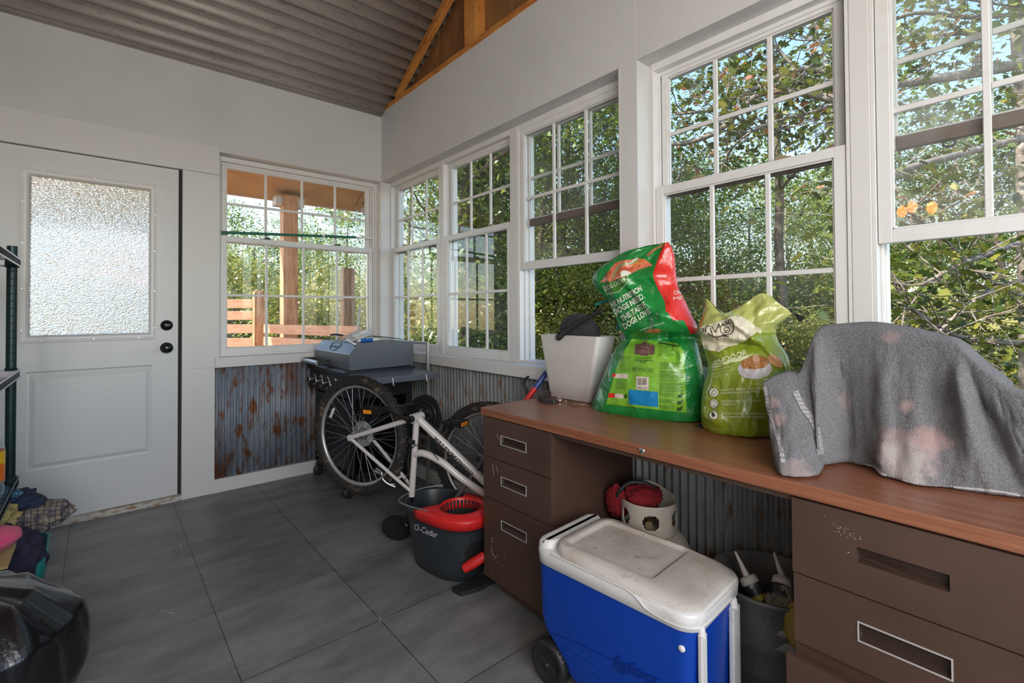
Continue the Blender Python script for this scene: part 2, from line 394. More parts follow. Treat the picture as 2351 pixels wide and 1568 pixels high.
M_rain = bpy.data.materials.new('rain textured glass'); M_rain.use_nodes = True
N = M_rain.node_tree.nodes; L = M_rain.node_tree.links; p = N['Principled BSDF']
p.inputs['Base Color'].default_value = (.66, .62, .61, 1); p.inputs['Transmission Weight'].default_value = .86; p.inputs['Roughness'].default_value = .16; p.inputs['IOR'].default_value = 1.35
tc = N.new('ShaderNodeTexCoord'); mp = N.new('ShaderNodeMapping'); mp.inputs['Scale'].default_value = (1, 1, 2.2); mp.inputs['Rotation'].default_value = (0, R(14), 0)
L.new(tc.outputs['Object'], mp.inputs[0]); vz = N.new('ShaderNodeTexNoise'); vz.inputs['Scale'].default_value = 85; vz.inputs['Detail'].default_value = 1.5; vz.inputs['Distortion'].default_value = .6
L.new(mp.outputs[0], vz.inputs['Vector']); bp = N.new('ShaderNodeBump'); bp.inputs['Strength'].default_value = 1; bp.inputs['Distance'].default_value = .03
L.new(vz.outputs['Fac'], bp.inputs['Height']); L.new(bp.outputs[0], p.inputs['Normal'])
b = MB().add([(-.292, DZ+.012, 1.03), (.22, DZ+.012, 1.03), (.22, DZ+.012, 1.888), (-.292, DZ+.012, 1.888)], [(0, 1, 2, 3)])
build('glass', b, M_rain, d, world=True)
M_knob = mat('dark oil rubbed knob', (.025, .03, .03), .22, .8)
Mk = lambda x, z: Matrix.Translation((x, DZ, z)) @ Matrix.Rotation(R(90), 4, 'X')
b = MB().lathe([(0, .020), (.016, .020), (.026, .014), (.031, .004), (.032, 0)], 28, M=Mk(.306, 1.074)).box(-.004, .004, -.012, .012, .019, .030, M=Mk(.306, 1.074) @ Matrix.Rotation(R(90), 4, 'Z'))
build('deadbolt', b, M_knob, d, world=True)
b = MB().lathe([(0, .060), (.014, .060), (.022, .056), (.028, .046), (.026, .034), (.014, .024), (.012, .008), (.030, .006), (.033, 0)], 28, M=Mk(.306, .937))
build('door_knob', b, M_knob, d, world=True)
b = MB().box(-.437, .381, WY-.01, WY+.10, 0, .030); build('threshold', b, M_thresh, d, world=True)
b = MB().box(.3655, .3805, WY+.03, WY+.09, .03, 2.04).box(-.437, .381, WY+.055, WY+.09, 2.034, 2.04); build('door_stop', b, mat('dark gap weatherstrip', (.03, .03, .03), .8), d, world=True)

# ------------------------------------------------------------------ windows
def sash(par, name, fr, a0, a1, z0, z1, n0, cols, mz, glassm, st=.034, rail_b=.04, rail_t=.034, dark=False, th=.028, latch=False, pull=False):
    """fr maps (a along the wall, n outward, z) to world"""
    M = fr; m_ = M_bronze if dark else M_vinyl
    b = MB()
    def bx(b, x0, x1, y0, y1, z0_, z1_, mi=0): b.box(x0, x1, y0, y1, z0_, z1_, mi, M)
    bx(b, a0, a0+st, n0, n0+th, z0, z1); bx(b, a1-st, a1, n0, n0+th, z0, z1)
    bx(b, a0+st, a1-st, n0, n0+th, z1-rail_t, z1); bx(b, a0+st, a1-st, n0, n0+th, z0, z0+rail_b, 1 if dark else 0)
    # glazing bead
    for s_ in (0,):
        bx(b, a0+st, a0+st+.006, n0+.006, n0+.012, z0+rail_b, z1-rail_t); bx(b, a1-st-.006, a1-st, n0+.006, n0+.012, z0+rail_b, z1-rail_t)
        bx(b, a0+st, a1-st, n0+.006, n0+.012, z0+rail_b, z0+rail_b+.006); bx(b, a0+st, a1-st, n0+.006, n0+.012, z1-rail_t-.006, z1-rail_t)
    so = build(name, b, [M_vinyl, M_bronze], par, world=True, bevel=.0015, seg=1)
    g_ = MB().add([(a0+st, n0+.015, z0+rail_b), (a1-st, n0+.015, z0+rail_b), (a1-st, n0+.015, z1-rail_t), (a0+st, n0+.015, z1-rail_t)], [(0, 1, 2, 3)], M=M)
    build('pane', g_, glassm, so, world=True)
    mu = MB(); A0, A1 = a0+st, a1-st
    for k in range(1, cols):
        x = A0+(A1-A0)*k/cols; mu.box(x-.0085, x+.0085, n0+.008, n0+.020, z0+rail_b, z1-rail_t, 0, M)
    for k in range(cols):
        xa = A0+(A1-A0)*k/cols+(.0085 if k else 0); xb = A0+(A1-A0)*(k+1)/cols-(.0085 if k < cols-1 else 0)
        mu.box(xa, xb, n0+.008, n0+.020, mz-.0085, mz+.0085, 0, M)
    build('muntin', mu, M_vinyl, so, world=True, bevel=.002, seg=1)
    if latch:
        for t in (.25, .75):
            x = A0+(A1-A0)*t
            l_ = MB().box(x-.028, x+.028, n0+.002, n0+.03, z1, z1+.006, 0, M).box(x-.012, x+.022, n0+.004, n0+.022, z1+.006, z1+.013, 0, M)
            build('sash_lock', l_, mat('tan latch', (.35, .27, .17), .5) if not pull else M_black, so, world=True, bevel=.002)
    if dark:
        for t in (.22, .80):
            x = A0+(A1-A0)*t
            ring = [M @ Vector((x+.013*math.cos(q*PI/6), n0+.004, z0-.012+.011*math.sin(q*PI/6))) for q in range(12)]
            build('tilt_latch', MB().tube(ring, .0035, 6, closed=True), M_black, so, world=True)
    return so
def window(name, fr, a0, a1, cols, raised=None, pull=False, haze=False, brown=True):
    w = sthing(name, fr @ Vector(((a0+a1)/2, .1, SILL)))
    b = MB(); Z0 = .847; N0 = .085
    def bx(*q): b.box(*q, 0, fr)
    # outer frame with sash tracks
    for x, s_ in ((a0-.012, 1), (a1+.012, -1)):
        lo, hi = sorted((x, x+s_*.012)); bx(lo, hi, N0-.004, N0+.105, Z0, HEAD)
        lo, hi = sorted((x+s_*.012, x+s_*.021)); bx(lo, hi, N0+.031, N0+.037, Z0, HEAD-.02); bx(lo, hi, N0+.068, N0+.105, Z0, HEAD-.02)
    bx(a0, a1, N0-.004, N0+.105, HEAD-.032, HEAD); bx(a0, a1, N0+.03, N0+.105, HEAD-.048, HEAD-.032)
    bx(a0, a1, N0-.002, N0+.105, Z0, Z0+.026)
    build('frame', b, M_vinyl, w, world=True, bevel=.0015, seg=1)
    gl = M_glassd if haze else M_glass
    sash(w, 'upper_sash', fr, a0+.012, a1-.012, 1.622, 2.162, N0+.037, cols, 1.890, gl, st=.028, rail_b=.038, rail_t=.03, dark=brown, latch=False)
    z0 = .873 if raised is None else raised
    sash(w, 'lower_sash', fr, a0+.002, a1-.002, z0, z0+.79, N0+.001, cols, z0+.395, gl, latch=True, pull=pull)
    return w
FR_R = Matrix(((0, 1, 0, WX), (1, 0, 0, 0), (0, 0, 1, 0), (0, 0, 0, 1)))       # a=y, n=+x
FR_B = Matrix(((1, 0, 0, 0), (0, 1, 0, WY), (0, 0, 1, 0), (0, 0, 0, 1)))       # a=x, n=+y
window('window_1', FR_B, .600, 1.665, 4, pull=True, brown=False)
window('window_2', FR_R, 2.865, 3.585, 3)
window('window_3', FR_R, 2.098, 2.800, 3)
window('window_4', FR_R, 1.285, 2.018, 3, raised=1.375)
window('window_5', FR_R, .462, 1.150, 3)
window('window_6', FR_R, -.30, .386, 3, raised=1.338, haze=True)
for i, (a0, a1) in enumerate(((-1.0, -.36),)):
    b = MB(); b.box(WX+.085, WX+.16, a0, a0+.05, .86, HEAD).box(WX+.085, WX+.16, a1-.05, a1, .86, HEAD)
    o = build('trim_8', b, M_vinyl); o['kind'] = 'structure'
# mullion boards and jambs between the windows
mul = MB()
for a0, a1 in ((2.812, 2.853), (2.030, 2.086), (.398, .450), (-.36, -.312)):
    mul.box(WX+.079, WX+.17, a0, a1, .855, HEAD)
o = build('trim_9', mul, M_trimw, bevel=.002); o['kind'] = 'structure'
jm = MB().box(WX+.085, WX+.17, 1.162, 1.178, .86, HEAD).box(WX, WX+.12, 1.262, 1.273, .86, HEAD).box(WX+.12, WX+.19, 1.16, 1.275, .86, HEAD).box(WX, WX+.20, WY+.009, WY+.10, .86, HEAD).box(WX-.008, WX+.1, WY+.09, WY+.2, .86, HEAD).box(.56, .588, WY+.06, WY+.17, .86, HEAD).box(WX-.022, WX+.001, WY+.079, WY+.19, .86, HEAD)
o = build('trim_10', jm, M_trimw, bevel=.002); o['kind'] = 'structure'
so = MB().box(WX+.1, WX+.24, YR, WY+.2, HEAD, HEAD+.06).box(.5, WX+.24, WY+.08, WY+.22, HEAD, HEAD+.06).box(WX+.1, WX+.24, YR, WY+.2, .78, .846).box(.5, WX+.24, WY+.08, WY+.22, .78, .846)
o = build('trim_11', so, M_trimw); o['kind'] = 'structure'
# brown outside casing seen beyond the sashes

# ------------------------------------------------------------------ outside: ground, porch, fence
M_ground = mat('leafy ground', (.10, .085, .04), .9, bump=(3, .6), vary=[(2.5, (.05, .075, .02), .4, .6), (30, (.16, .11, .06), .5, .7)])
b = MB(); rows = []
for i in range(41):
    x = -30+i*2.5
    rows.append([(x, -30+j*2.5, -.75-.035*max(0, x-2)+.25*noise.noise(Vector((x*.15, j*.4, 0)))) for j in range(41)])
build('ground', b.grid(rows), M_ground); bpy.data.objects['ground']['kind'] = 'structure'
b = MB()
for i in range(24): b.box(-2, 2.4, WY+.13+i*.145, WY+.13+i*.145+.138, -.06, -.02)
build('porch_bounce_deck', b, M_rail); tag(bpy.data.objects['porch_bounce_deck'], kind='structure')  # unseen deck boards, added to bounce warm light under the porch
pr = thing('porch_roof', (1.0, 6.0, 2.5), 'tan sheeted porch roof overhang seen through the far window', 'porch roof')
b = MB(); rows = []
for i in range(15):
    y = WY+.12+(6.0-WY-.12)*i/14
    rows.append([(x, y, 2.95-(y-WY)*.20-.012*math.sin(x*5+y)) for x in np.linspace(-3, 2.62, 24)])
build('ceiling_sheet', b.grid(rows), M_tan, pr, world=True, solid=.02)
build('fascia_board', MB().box(-3, 2.62, 5.99, 6.03, 2.455, 2.58), mat('fascia pink board', (.62, .45, .38), .7), pr, world=True)
wire = MB().tube(spline([(2.45, 5.7, 2.49), (2.40, 5.2, 2.60), (2.35, 4.7, 2.70)], 5), .006, 5).tube(spline([(2.40, 5.8, 2.47), (2.30, 5.2, 2.6), (2.38, 4.6, 2.72)], 5), .004, 5)
build('hanging_wire', wire, M_black, pr, world=True)
def post(name, c, w, z0, z1, label, mt, cut=0, rz=0):
    t = thing(name, (c[0], c[1], z0), label, 'post', rz)
    b = MB().box(-w/2, w/2, -w/2, w/2, 0, z1-z0-.02)
    b.add([(-w/2, -w/2, z1-z0-.02), (w/2, -w/2, z1-z0-.02), (w/2, w/2, z1-z0-.02), (-w/2, w/2, z1-z0-.02), (-w/2+.015, -w/2+.015, z1-z0), (w/2-.015, -w/2+.015, z1-z0), (w/2-.015, w/2-.015, z1-z0), (-w/2+.015, w/2-.015, z1-z0)], [(0, 1, 5, 4), (1, 2, 6, 5), (2, 3, 7, 6), (3, 0, 4, 7), (4, 5, 6, 7)])
    build('shaft', b, mt, t)
    return t
p_ = post('porch_post', (1.60, 5.72), .15, -.02, 2.47, 'thick square cedar post holding up the porch roof', M_cedar)
build('post_bracket', MB().box(-.15, -.08, -.05, .05, 2.37, 2.46).box(.08, .15, -.05, .05, 2.37, 2.46).box(-.15, .15, .076, .082, 2.36, 2.46), mat('pale bracket', (.6, .62, .66), .5), p_)
post('fence_post', (1.27, 5.62), .10, -.02, 1.385, 'short tan fence post joining the rails outside the far window', M_cedar)
post('fence_post', (2.16, 5.45), .125, -.7, 1.665, 'free-standing brown post right of the porch post, taller than the fence', mat('weathered brown post', (.36, .20, .10), .75, bump=(30, .2, (6, 6, .5)), vary=(7, (.20, .11, .06), .4, .6, (5, 5, .5))))
k = 0
for lab, p0, p1, zt in (('topmost of the four level fence boards left of the short fence post', (-.2, 6.85), (1.23, 5.66), 1.30),
                    ('second from the top of the level fence boards left of the short fence post', (-.2, 6.85), (1.23, 5.66), 1.175),
                    ('third from the top of the level fence boards left of the short fence post', (-.2, 6.85), (1.23, 5.66), 1.035),
                    ('lowest of the level fence boards left of the short fence post', (-.2, 6.85), (1.23, 5.66), .89),
                    ('upper pink rail running from the short fence post towards the house', (1.31, 5.58), (1.64, 3.87), 1.035),
                    ('lower pink rail running from the short fence post towards the house', (1.31, 5.58), (1.64, 3.87), .905)):
    p0 = Vector((*p0, zt-.093)); p1 = Vector((*p1, zt-.093)); d_ = (p1-p0).normalized(); n_ = Vector((-d_.y, d_.x, 0))*.018
    t = thing('fence_board', p0, lab, 'fence board', group='boards of the porch fence')
    vs = [p0-n_, p1-n_, p1+n_, p0+n_]; up = Vector((0, 0, .093))
    build('board', MB().add(vs+[v+up for v in vs], [(0, 3, 2, 1), (4, 5, 6, 7), (0, 1, 5, 4), (1, 2, 6, 5), (2, 3, 7, 6), (3, 0, 4, 7)]), M_rail, t, world=True, bevel=.003)

# ------------------------------------------------------------------ trees
def leafmat(name, c1, c2, c3, tr=.45):
    m_ = bpy.data.materials.new(name); m_.use_nodes = True; N = m_.node_tree.nodes; L = m_.node_tree.links; N.remove(N['Principled BSDF'])
    ge = N.new('ShaderNodeNewGeometry'); cr = N.new('ShaderNodeValToRGB'); L.new(ge.outputs['Random Per Island'], cr.inputs[0])
    e = cr.color_ramp.elements; e[0].position = 0; e[0].color = (*c1, 1); e[1].position = 1; e[1].color = (*c3, 1); q = e.new(.62); q.color = (*c2, 1)
    d = N.new('ShaderNodeBsdfDiffuse'); t = N.new('ShaderNodeBsdfTranslucent'); g = N.new('ShaderNodeBsdfGlossy'); g.inputs['Roughness'].default_value = .35
    L.new(cr.outputs[0], d.inputs[0]); L.new(cr.outputs[0], t.inputs[0])
    a = N.new('ShaderNodeMixShader'); a.inputs[0].default_value = tr; L.new(d.outputs[0], a.inputs[1]); L.new(t.outputs[0], a.inputs[2])
    a2 = N.new('ShaderNodeMixShader'); a2.inputs[0].default_value = .07; L.new(a.outputs[0], a2.inputs[1]); L.new(g.outputs[0], a2.inputs[2])
    L.new(a2.outputs[0], N['Material Output'].inputs[0]); return m_
M_leafA = leafmat('mid green leaves', (.085, .15, .02), (.20, .28, .035), (.42, .46, .08))
M_leafB = leafmat('dark green leaves', (.055, .10, .02), (.13, .20, .035), (.27, .33, .07))
M_leafC = leafmat('yellowing leaves', (.14, .20, .04), (.30, .34, .07), (.58, .42, .12))
M_oakleaf = leafmat('oak leaves', (.05, .085, .018), (.14, .18, .03), (.32, .30, .05))
M_rustleaf = leafmat('rust coloured oak leaves', (.10, .14, .03), (.42, .15, .07), (.55, .22, .10))
M_bark = mat('grey brown bark', (.13, .10, .075), .9, bump=(25, .6, (3, 3, .4)), vary=(12, (.26, .22, .18), .5, .68, (3, 3, .5)))
M_barkp = mat('pale lichened bark', (.22, .18, .15), .9, bump=(25, .6, (3, 3, .4)), vary=(14, (.40, .37, .33), .5, .66))
QUAD = np.array([(-.5, 0, 0), (0, -.28, .04), (.5, 0, 0), (0, .28, .04)])
OAKL = np.array([(-.5, 0, 0), (-.28, -.10, .02), (-.22, -.30, .05), (-.06, -.13, .03), (.06, -.34, .06), (.2, -.13, .03), (.33, -.24, .03), (.5, 0, -.03), (.33, .24, .03), (.2, .13, .03), (.06, .34, .06), (-.06, .13, .03), (-.22, .30, .05), (-.28, .10, .02)])
def leaves(name, centers, sizes, shape, mt, rng, parent=None, upbias=.5):
    n = len(centers); K = len(shape)
    v = rng.normal(size=(n, 3)); v[:, 2] = np.abs(v[:, 2])+upbias; v /= np.linalg.norm(v, axis=1)[:, None]
    a = rng.normal(size=(n, 3)); a -= v*(a*v).sum(1)[:, None]; a /= np.linalg.norm(a, axis=1)[:, None]
    c = np.cross(v, a)
    P = centers[:, None, :] + sizes[:, None, None]*(shape[None, :, 0:1]*a[:, None, :] + shape[None, :, 1:2]*c[:, None, :] + shape[None, :, 2:3]*v[:, None, :])
    me = bpy.data.meshes.new(name); P = P.reshape(-1, 3).astype(np.float32)
    me.vertices.add(n*K); me.vertices.foreach_set('co', P.ravel())
    me.loops.add(n*K); me.loops.foreach_set('vertex_index', np.arange(n*K, dtype=np.int32))
    me.polygons.add(n); me.polygons.foreach_set('loop_start', np.arange(0, n*K, K, dtype=np.int32))
    try: me.polygons.foreach_set('loop_total', np.full(n, K, dtype=np.int32))
    except Exception: pass
    me.update(calc_edges=True); me.materials.append(mt)
    o = bpy.data.objects.new(name, me); COL.objects.link(o); o.parent = parent; return o
def branchy(mb, p, d, L_, r, depth, rnd, tips, n=6):
    pts = [Vector(p)]; dd = Vector(d).normalized(); rs = [r]
    for i in range(4):
        dd = (dd+Vector((rnd.gauss(0, .16), rnd.gauss(0, .16), rnd.gauss(0, .10)))).normalized()
        pts.append(pts[-1]+dd*L_/4); rs.append(r*(1-.14*(i+1)))
    mb.tube(pts, rs, n, 0, True, False)
    tips += pts[2:]
    if depth:
        for i in range(rnd.choice((2, 3, 3))):
            q = pts[rnd.choice((2, 3, 4))]
            nd = (dd+Vector((rnd.gauss(0, .6), rnd.gauss(0, .6), rnd.gauss(.12, .35)))).normalized()
            branchy(mb, q, nd, L_*.68, r*.5, depth-1, rnd, tips, 5)
def tree_proto(kind, seed, H, rad, nleaf, ls, mt, bark, low=.12, shape=QUAD):
    rnd = random.Random(seed); rng = np.random.default_rng(seed)
    t = thing(kind, (0, 0, 0), 'tree', 'tree')
    mb = MB(); tips = []
    pts = [Vector((0, 0, -.3))]; dd = Vector((rnd.gauss(0, .04), rnd.gauss(0, .04), 1))
    r0 = H*.014+.03; rs = [r0*1.2]; N_ = 9
    for i in range(N_):
        dd = (dd+Vector((rnd.gauss(0, .05), rnd.gauss(0, .05), .05))).normalized(); pts.append(pts[-1]+dd*(H*.93/N_)); rs.append(r0*(1-.095*(i+1)))
    mb.tube(pts, rs, 9, 0, True, False)
    for i in range(26):
        k_ = rnd.uniform(low, .97); q = pts[0].lerp(pts[-1], k_); q = pts[min(N_, int(k_*N_)+1)]
        a = rnd.uniform(0, 2*PI); w = rad*(.55+.6*math.sin(PI*min(1, k_*.9+.12)))*.75
        branchy(mb, q, (math.cos(a), math.sin(a), rnd.uniform(.0, .7)), w, r0*.35*(1.1-k_), 2, rnd, tips, 5)
    build('trunk', mb, bark, t)
    T = np.array([tuple(p) for p in tips]); idx = rng.integers(0, len(T), nleaf)
    c = T[idx]+rng.normal(size=(nleaf, 3))*np.array([.26, .26, .2])*(rad/2.2)
    c = c[c[:, 2] > H*low*.5]
    leaves('foliage', c, rng.uniform(.6, 1.25, len(c))*ls, shape, mt, rng, t)
    return t
protos = [tree_proto('broadleaf_tree', 1, 9.0, 2.5, 17000, .105, M_leafA, M_bark),
          tree_proto('broadleaf_tree', 2, 7.6, 2.2, 19000, .095, M_leafB, M_bark, low=.05),
          tree_proto('broadleaf_tree', 3, 10.5, 2.6, 9000, .10, M_leafC, M_barkp, low=.2),
          tree_proto('broadleaf_tree', 4, 5.6, 2.3, 19000, .09, M_leafA, M_bark, low=.02)]
shrub = tree_proto('forest_shrub', 7, 2.6, 1.5, 12000, .075, M_leafC, M_bark, low=.0)
fshrub = shrub
cnt = [0]*5
LB = ['mid green leafy tree standing in the woods outside the windows', 'dark green leafy tree standing in the woods outside the windows',
      'tall yellow-tinged thin tree standing in the woods outside the windows', 'low bushy green tree standing in the woods outside the windows', 'dark green forest shrub low under the trees outside']
GR = ['mid green trees of the woods', 'dark green trees of the woods', 'yellow-tinged trees of the woods', 'low bushy trees of the woods', 'shrubs under the trees']
def put(k_, x, y, sc=1.0, label=None, z=None):
    src = (protos+[shrub])[k_]
    o = src if cnt[k_] == 0 else copy_tree(src)
    cnt[k_] += 1
    rr = random.Random(int(x*91+y*57)); z = -.9-.035*max(0, x-2) if z is None else z
    o.location = (x, y, z); o.rotation_euler = (0, 0, rr.uniform(0, 6.28)); o.scale = (sc, sc, sc*rr.uniform(.92, 1.1))
    if label:
        o['label'] = label
        if 'group' in o.keys(): del o['group']
        o['category'] = 'tree'
    else: o['label'] = LB[k_]; o['group'] = GR[k_]; o['category'] = 'tree' if k_ < 4 else 'shrub'
    return o
rt = random.Random(11)
def polar(az, r): return r*math.cos(R(az)), r*math.sin(R(az))
# rows seen through the right-hand windows (azimuth from +x) and the far window
spots = []
for az, r, k_, s_ in [(2, 15, 1, .9), (8, 19, 0, .9), (14, 17, 3, 1.0), (19, 20, 2, .75), (23, 15, 3, 1.05), (28, 18, 0, .85), (32, 14, 1, .9), (36, 11, 0, .85), (40, 14, 2, .9),
                      (44, 11, 0, .95), (49, 10, 1, .95), (53, 12, 2, .9), (57, 11, 0, .85), (61, 15, 2, .7), (65, 15, 3, .75), (68, 17, 0, .62), (72, 20, 0, .72), (74, 15, 3, .75), (78, 17, 3, .8), (83, 15, 3, .7)]:
    spots.append((*polar(az, r), k_, s_))
for i in range(17):
    az = -1+i*3.7; r = rt.uniform(21, 27)
    spots.append((*polar(az, r), rt.choice((0, 1, 3, 2)), rt.uniform(.75, 1.0)))
for i in range(8):
    az = 63+i*3.3; r = rt.uniform(20, 25)
    spots.append((*polar(az, r), rt.choice((0, 1, 3)), rt.uniform(.42, .52)))
for i in range(22):
    az = -2+i*4.1; r = rt.uniform(9.5, 14)
    spots.append((*polar(az, r), 4, rt.uniform(.8, 1.2)))
for x, y, k_, s_ in spots: put(k_, x, y, s_)
# ivy-grown trunk close behind the third and fourth panes
def trunk_tree(name, x, y, H, r, label, lean, mt, ivy=0, seed=0):
    rnd = random.Random(seed); rng = np.random.default_rng(seed); t = thing(name, (x, y, -1.0), label, 'tree')
    pts = [Vector((lean[0]*k_/8+rnd.gauss(0, .02), lean[1]*k_/8+rnd.gauss(0, .02), H*k_/8)) for k_ in range(9)]
    mb = MB().tube(spline(pts, 3), [r*(1-.5*i/24) for i in range(25)], 12, 0, True, False); tips = []
    for i in range(7):
        q = pts[rnd.randint(4, 8)]; a = rnd.uniform(0, 6.28)
        branchy(mb, q, (math.cos(a), math.sin(a), .5), 1.5, r*.35, 2, rnd, tips)
    build('trunk', mb, mt, t)
    T = np.array([tuple(p) for p in tips]); idx = rng.integers(0, len(T), 5000)
    c = T[idx]+rng.normal(size=(5000, 3))*.25; leaves('foliage', c, rng.uniform(.07, .14, 5000), QUAD, M_leafA, rng, t)
    if ivy:
        zz = rng.uniform(0, H*.85, ivy); k_ = zz/H*8; i0 = np.clip(k_.astype(int), 0, 7); f = (k_-i0)[:, None]
        Pp = np.array([tuple(p) for p in pts]); base = Pp[i0]*(1-f)+Pp[i0+1]*f; an = rng.uniform(0, 2*PI, ivy); rr = r*1.05+np.abs(rng.normal(size=ivy))*.26
        base[:, 0] += np.cos(an)*rr; base[:, 1] += np.sin(an)*rr
        leaves('ivy', base, rng.uniform(.07, .13, ivy), QUAD, M_leafB, rng, t)
    return t
trunk_tree('ivy_covered_tree', 3.96, 5.77, 8, .15, 'ivy-covered tree trunk close behind the second window from the corner', (.1, -.1), M_bark, 9000, 3)
trunk_tree('ivy_covered_tree', 5.05, 6.2, 8, .12, 'thinner ivy-hung trunk just right of the thick ivy-covered one', (-.3, .3), M_bark, 9000, 5)
trunk_tree('slender_tree', 8.6, .35, 9, .10, 'slender pale trunk seen low through the open window at the right', (.2, .1), M_barkp, 0, 8)
trunk_tree('slender_tree', 9.4, -.05, 9, .09, 'slender trunk at the right edge of the photo, behind the branches', (-.2, .1), M_bark, 0, 9)
trunk_tree('slender_tree', 10, 3.6, 9, .10, 'dark slender trunk seen through the middle of the wide window', (.2, .3), M_bark, 0, 12)
# the spreading oak whose limbs hang in front of the two right-hand windows
oak = thing('spreading_oak', (6.6, -2.6, -1.0), 'large spreading oak with lichened limbs and lobed leaves outside the right-hand windows', 'tree')
rnd = random.Random(5); rng = np.random.default_rng(5)
mb = MB().tube(spline([(6.6, -2.6, -1.2), (6.5, -2.5, .8), (6.3, -2.2, 2.4), (6.2, -2.0, 4.2), (6.2, -1.9, 6.0)], 4), [.30, .29, .28, .27, .26, .25, .25, .24, .24, .23, .22, .21, .20, .19, .18, .17, .16], 12)
limbs = [([(2420, 130), (2250, 165), (2060, 195)], (6.0, 5.2, 4.8), .075), ([(2420, 300), (2300, 330), (2160, 365), (2045, 400), (1990, 440)], (5.6, 5.0, 4.6, 4.4, 4.4), .045),
         ([(2400, 540), (2290, 575), (2200, 610), (2110, 655), (2050, 650)], (5.4, 4.6, 4.3, 4.1, 4.0), .030), ([(2400, 790), (2300, 785), (2210, 775), (2140, 740), (2080, 700)], (5.2, 4.6, 4.3, 4.1, 4.0), .034),
         ([(2400, 640), (2300, 655), (2200, 720), (2120, 800), (2060, 850)], (5.4, 4.4, 4.2, 4.0, 4.0), .020), ([(2400, 700), (2280, 650), (2180, 560), (2080, 480)], (5.4, 4.6, 4.3, 4.2), .018),
         ([(2060, 195), (1940, 228), (1830, 212), (1740, 218), (1650, 300), (1560, 330), (1500, 320)], (4.8, 5.0, 5.2, 5.3, 5.4, 5.6, 5.8), .050), ([(2060, 190), (1940, 172), (1830, 160), (1730, 205), (1640, 250), (1550, 262)], (4.8, 5.2, 5.4, 5.5, 5.6, 5.8), .036),
         ([(1940, 228), (1850, 262), (1760, 285), (1690, 330), (1650, 400)], (5.0, 5.2, 5.3, 5.4, 5.5), .022), ([(1830, 160), (1760, 90), (1690, 60), (1600, 100)], (5.4, 5.6, 5.7, 5.9), .018),
         ([(1940, 172), (1880, 100), (1800, 75), (1730, 110)], (5.2, 5.5, 5.6, 5.8), .014), ([(2420, 20), (2250, 40), (2100, 30), (1990, 70), (1860, 60)], (6, 5.4, 5.2, 5.3, 5.6), .030)]
lt = []
for pts, Ds, r in limbs:
    q = []
    for i, (px, py) in enumerate(pts):
        q.append(at(px, py, Ds[min(i, len(Ds)-1)]))
    sp = spline(q, 5); mb.tube(sp, [r*(1-.6*i/len(sp)) for i in range(len(sp))], 8, 0, True, False)
    for i in range(2, len(sp), 1):
        for rep in range(2):
            if rnd.random() < .55:
                dd = Vector((rnd.gauss(0, 1), rnd.gauss(.3, 1), rnd.gauss(.1, .8))).normalized()
                branchy(mb, sp[i], dd, rnd.uniform(.35, .8), .009, 1, rnd, lt, 4)
for q0, q1 in (((6.25, -2.1, 3.4), at(2420, 130, 6.0)), ((6.3, -2.2, 2.6), at(2420, 300, 5.6)), ((6.4, -2.3, 1.9), at(2400, 540, 5.4)), ((6.45, -2.4, 1.2), at(2400, 790, 5.2)), ((6.2, -2.1, 4.2), at(2420, 20, 6)), ((6.4, -2.3, 1.5), at(2400, 640, 5.4)), ((6.4, -2.3, 1.7), at(2400, 700, 5.4))):
    mb.tube(spline([q0, (Vector(q0)+q1)/2+Vector((0, 0, .12)), q1], 4), .06, 8, 0, True, False)
# root the inverse: limbs are stored in world metres, shifted to the trunk's foot
build('limbs', mb, M_barkp, oak, world=True)
T = np.array([tuple(p) for p in lt]); nL = 4200
c = T[rng.integers(0, len(T), nL)]+rng.normal(size=(nL, 3))*.10
c -= np.array([6.6, -2.6, -1.0])
leaves('foliage', c[:3500], rng.uniform(.07, .15, 3500), OAKL, M_oakleaf, rng, oak, .9)
rc = T[(T[:, 2] > 2.2)]; c2 = rc[rng.integers(0, len(rc), 420)]+rng.normal(size=(420, 3))*.12-np.array([6.6, -2.6, -1.0])
leaves('rusty_leaves', c2, rng.uniform(.06, .11, 420), OAKL, M_rustleaf, rng, oak)

# ------------------------------------------------------------------ writing and decals laid on real surfaces
def bvh_of(mb): return BVHTree.FromPolygons([tuple(v) for v in mb.v], mb.f)
def text_polys(txt, bold=False, shear=0, spacing=1.0):
    cu = bpy.data.curves.new('t', 'FONT'); cu.body = txt; cu.size = 1; cu.resolution_u = 3; cu.offset = .028 if bold else 0; cu.shear = shear; cu.space_character = spacing
    o = bpy.data.objects.new('t', cu); COL.objects.link(o)
    me = bpy.data.meshes.new_from_object(o.evaluated_get(bpy.context.evaluated_depsgraph_get()))
    bm = bmesh.new(); bm.from_mesh(me); bpy.data.objects.remove(o); bpy.data.curves.remove(cu); bpy.data.meshes.remove(me)
    return bm
def densify(bm, maxlen):
    for it in range(7):
        es = [e for e in bm.edges if e.calc_length() > maxlen]
        if not es: break
        bmesh.ops.subdivide_edges(bm, edges=es, cuts=1)
        bmesh.ops.triangulate(bm, faces=bm.faces[:])
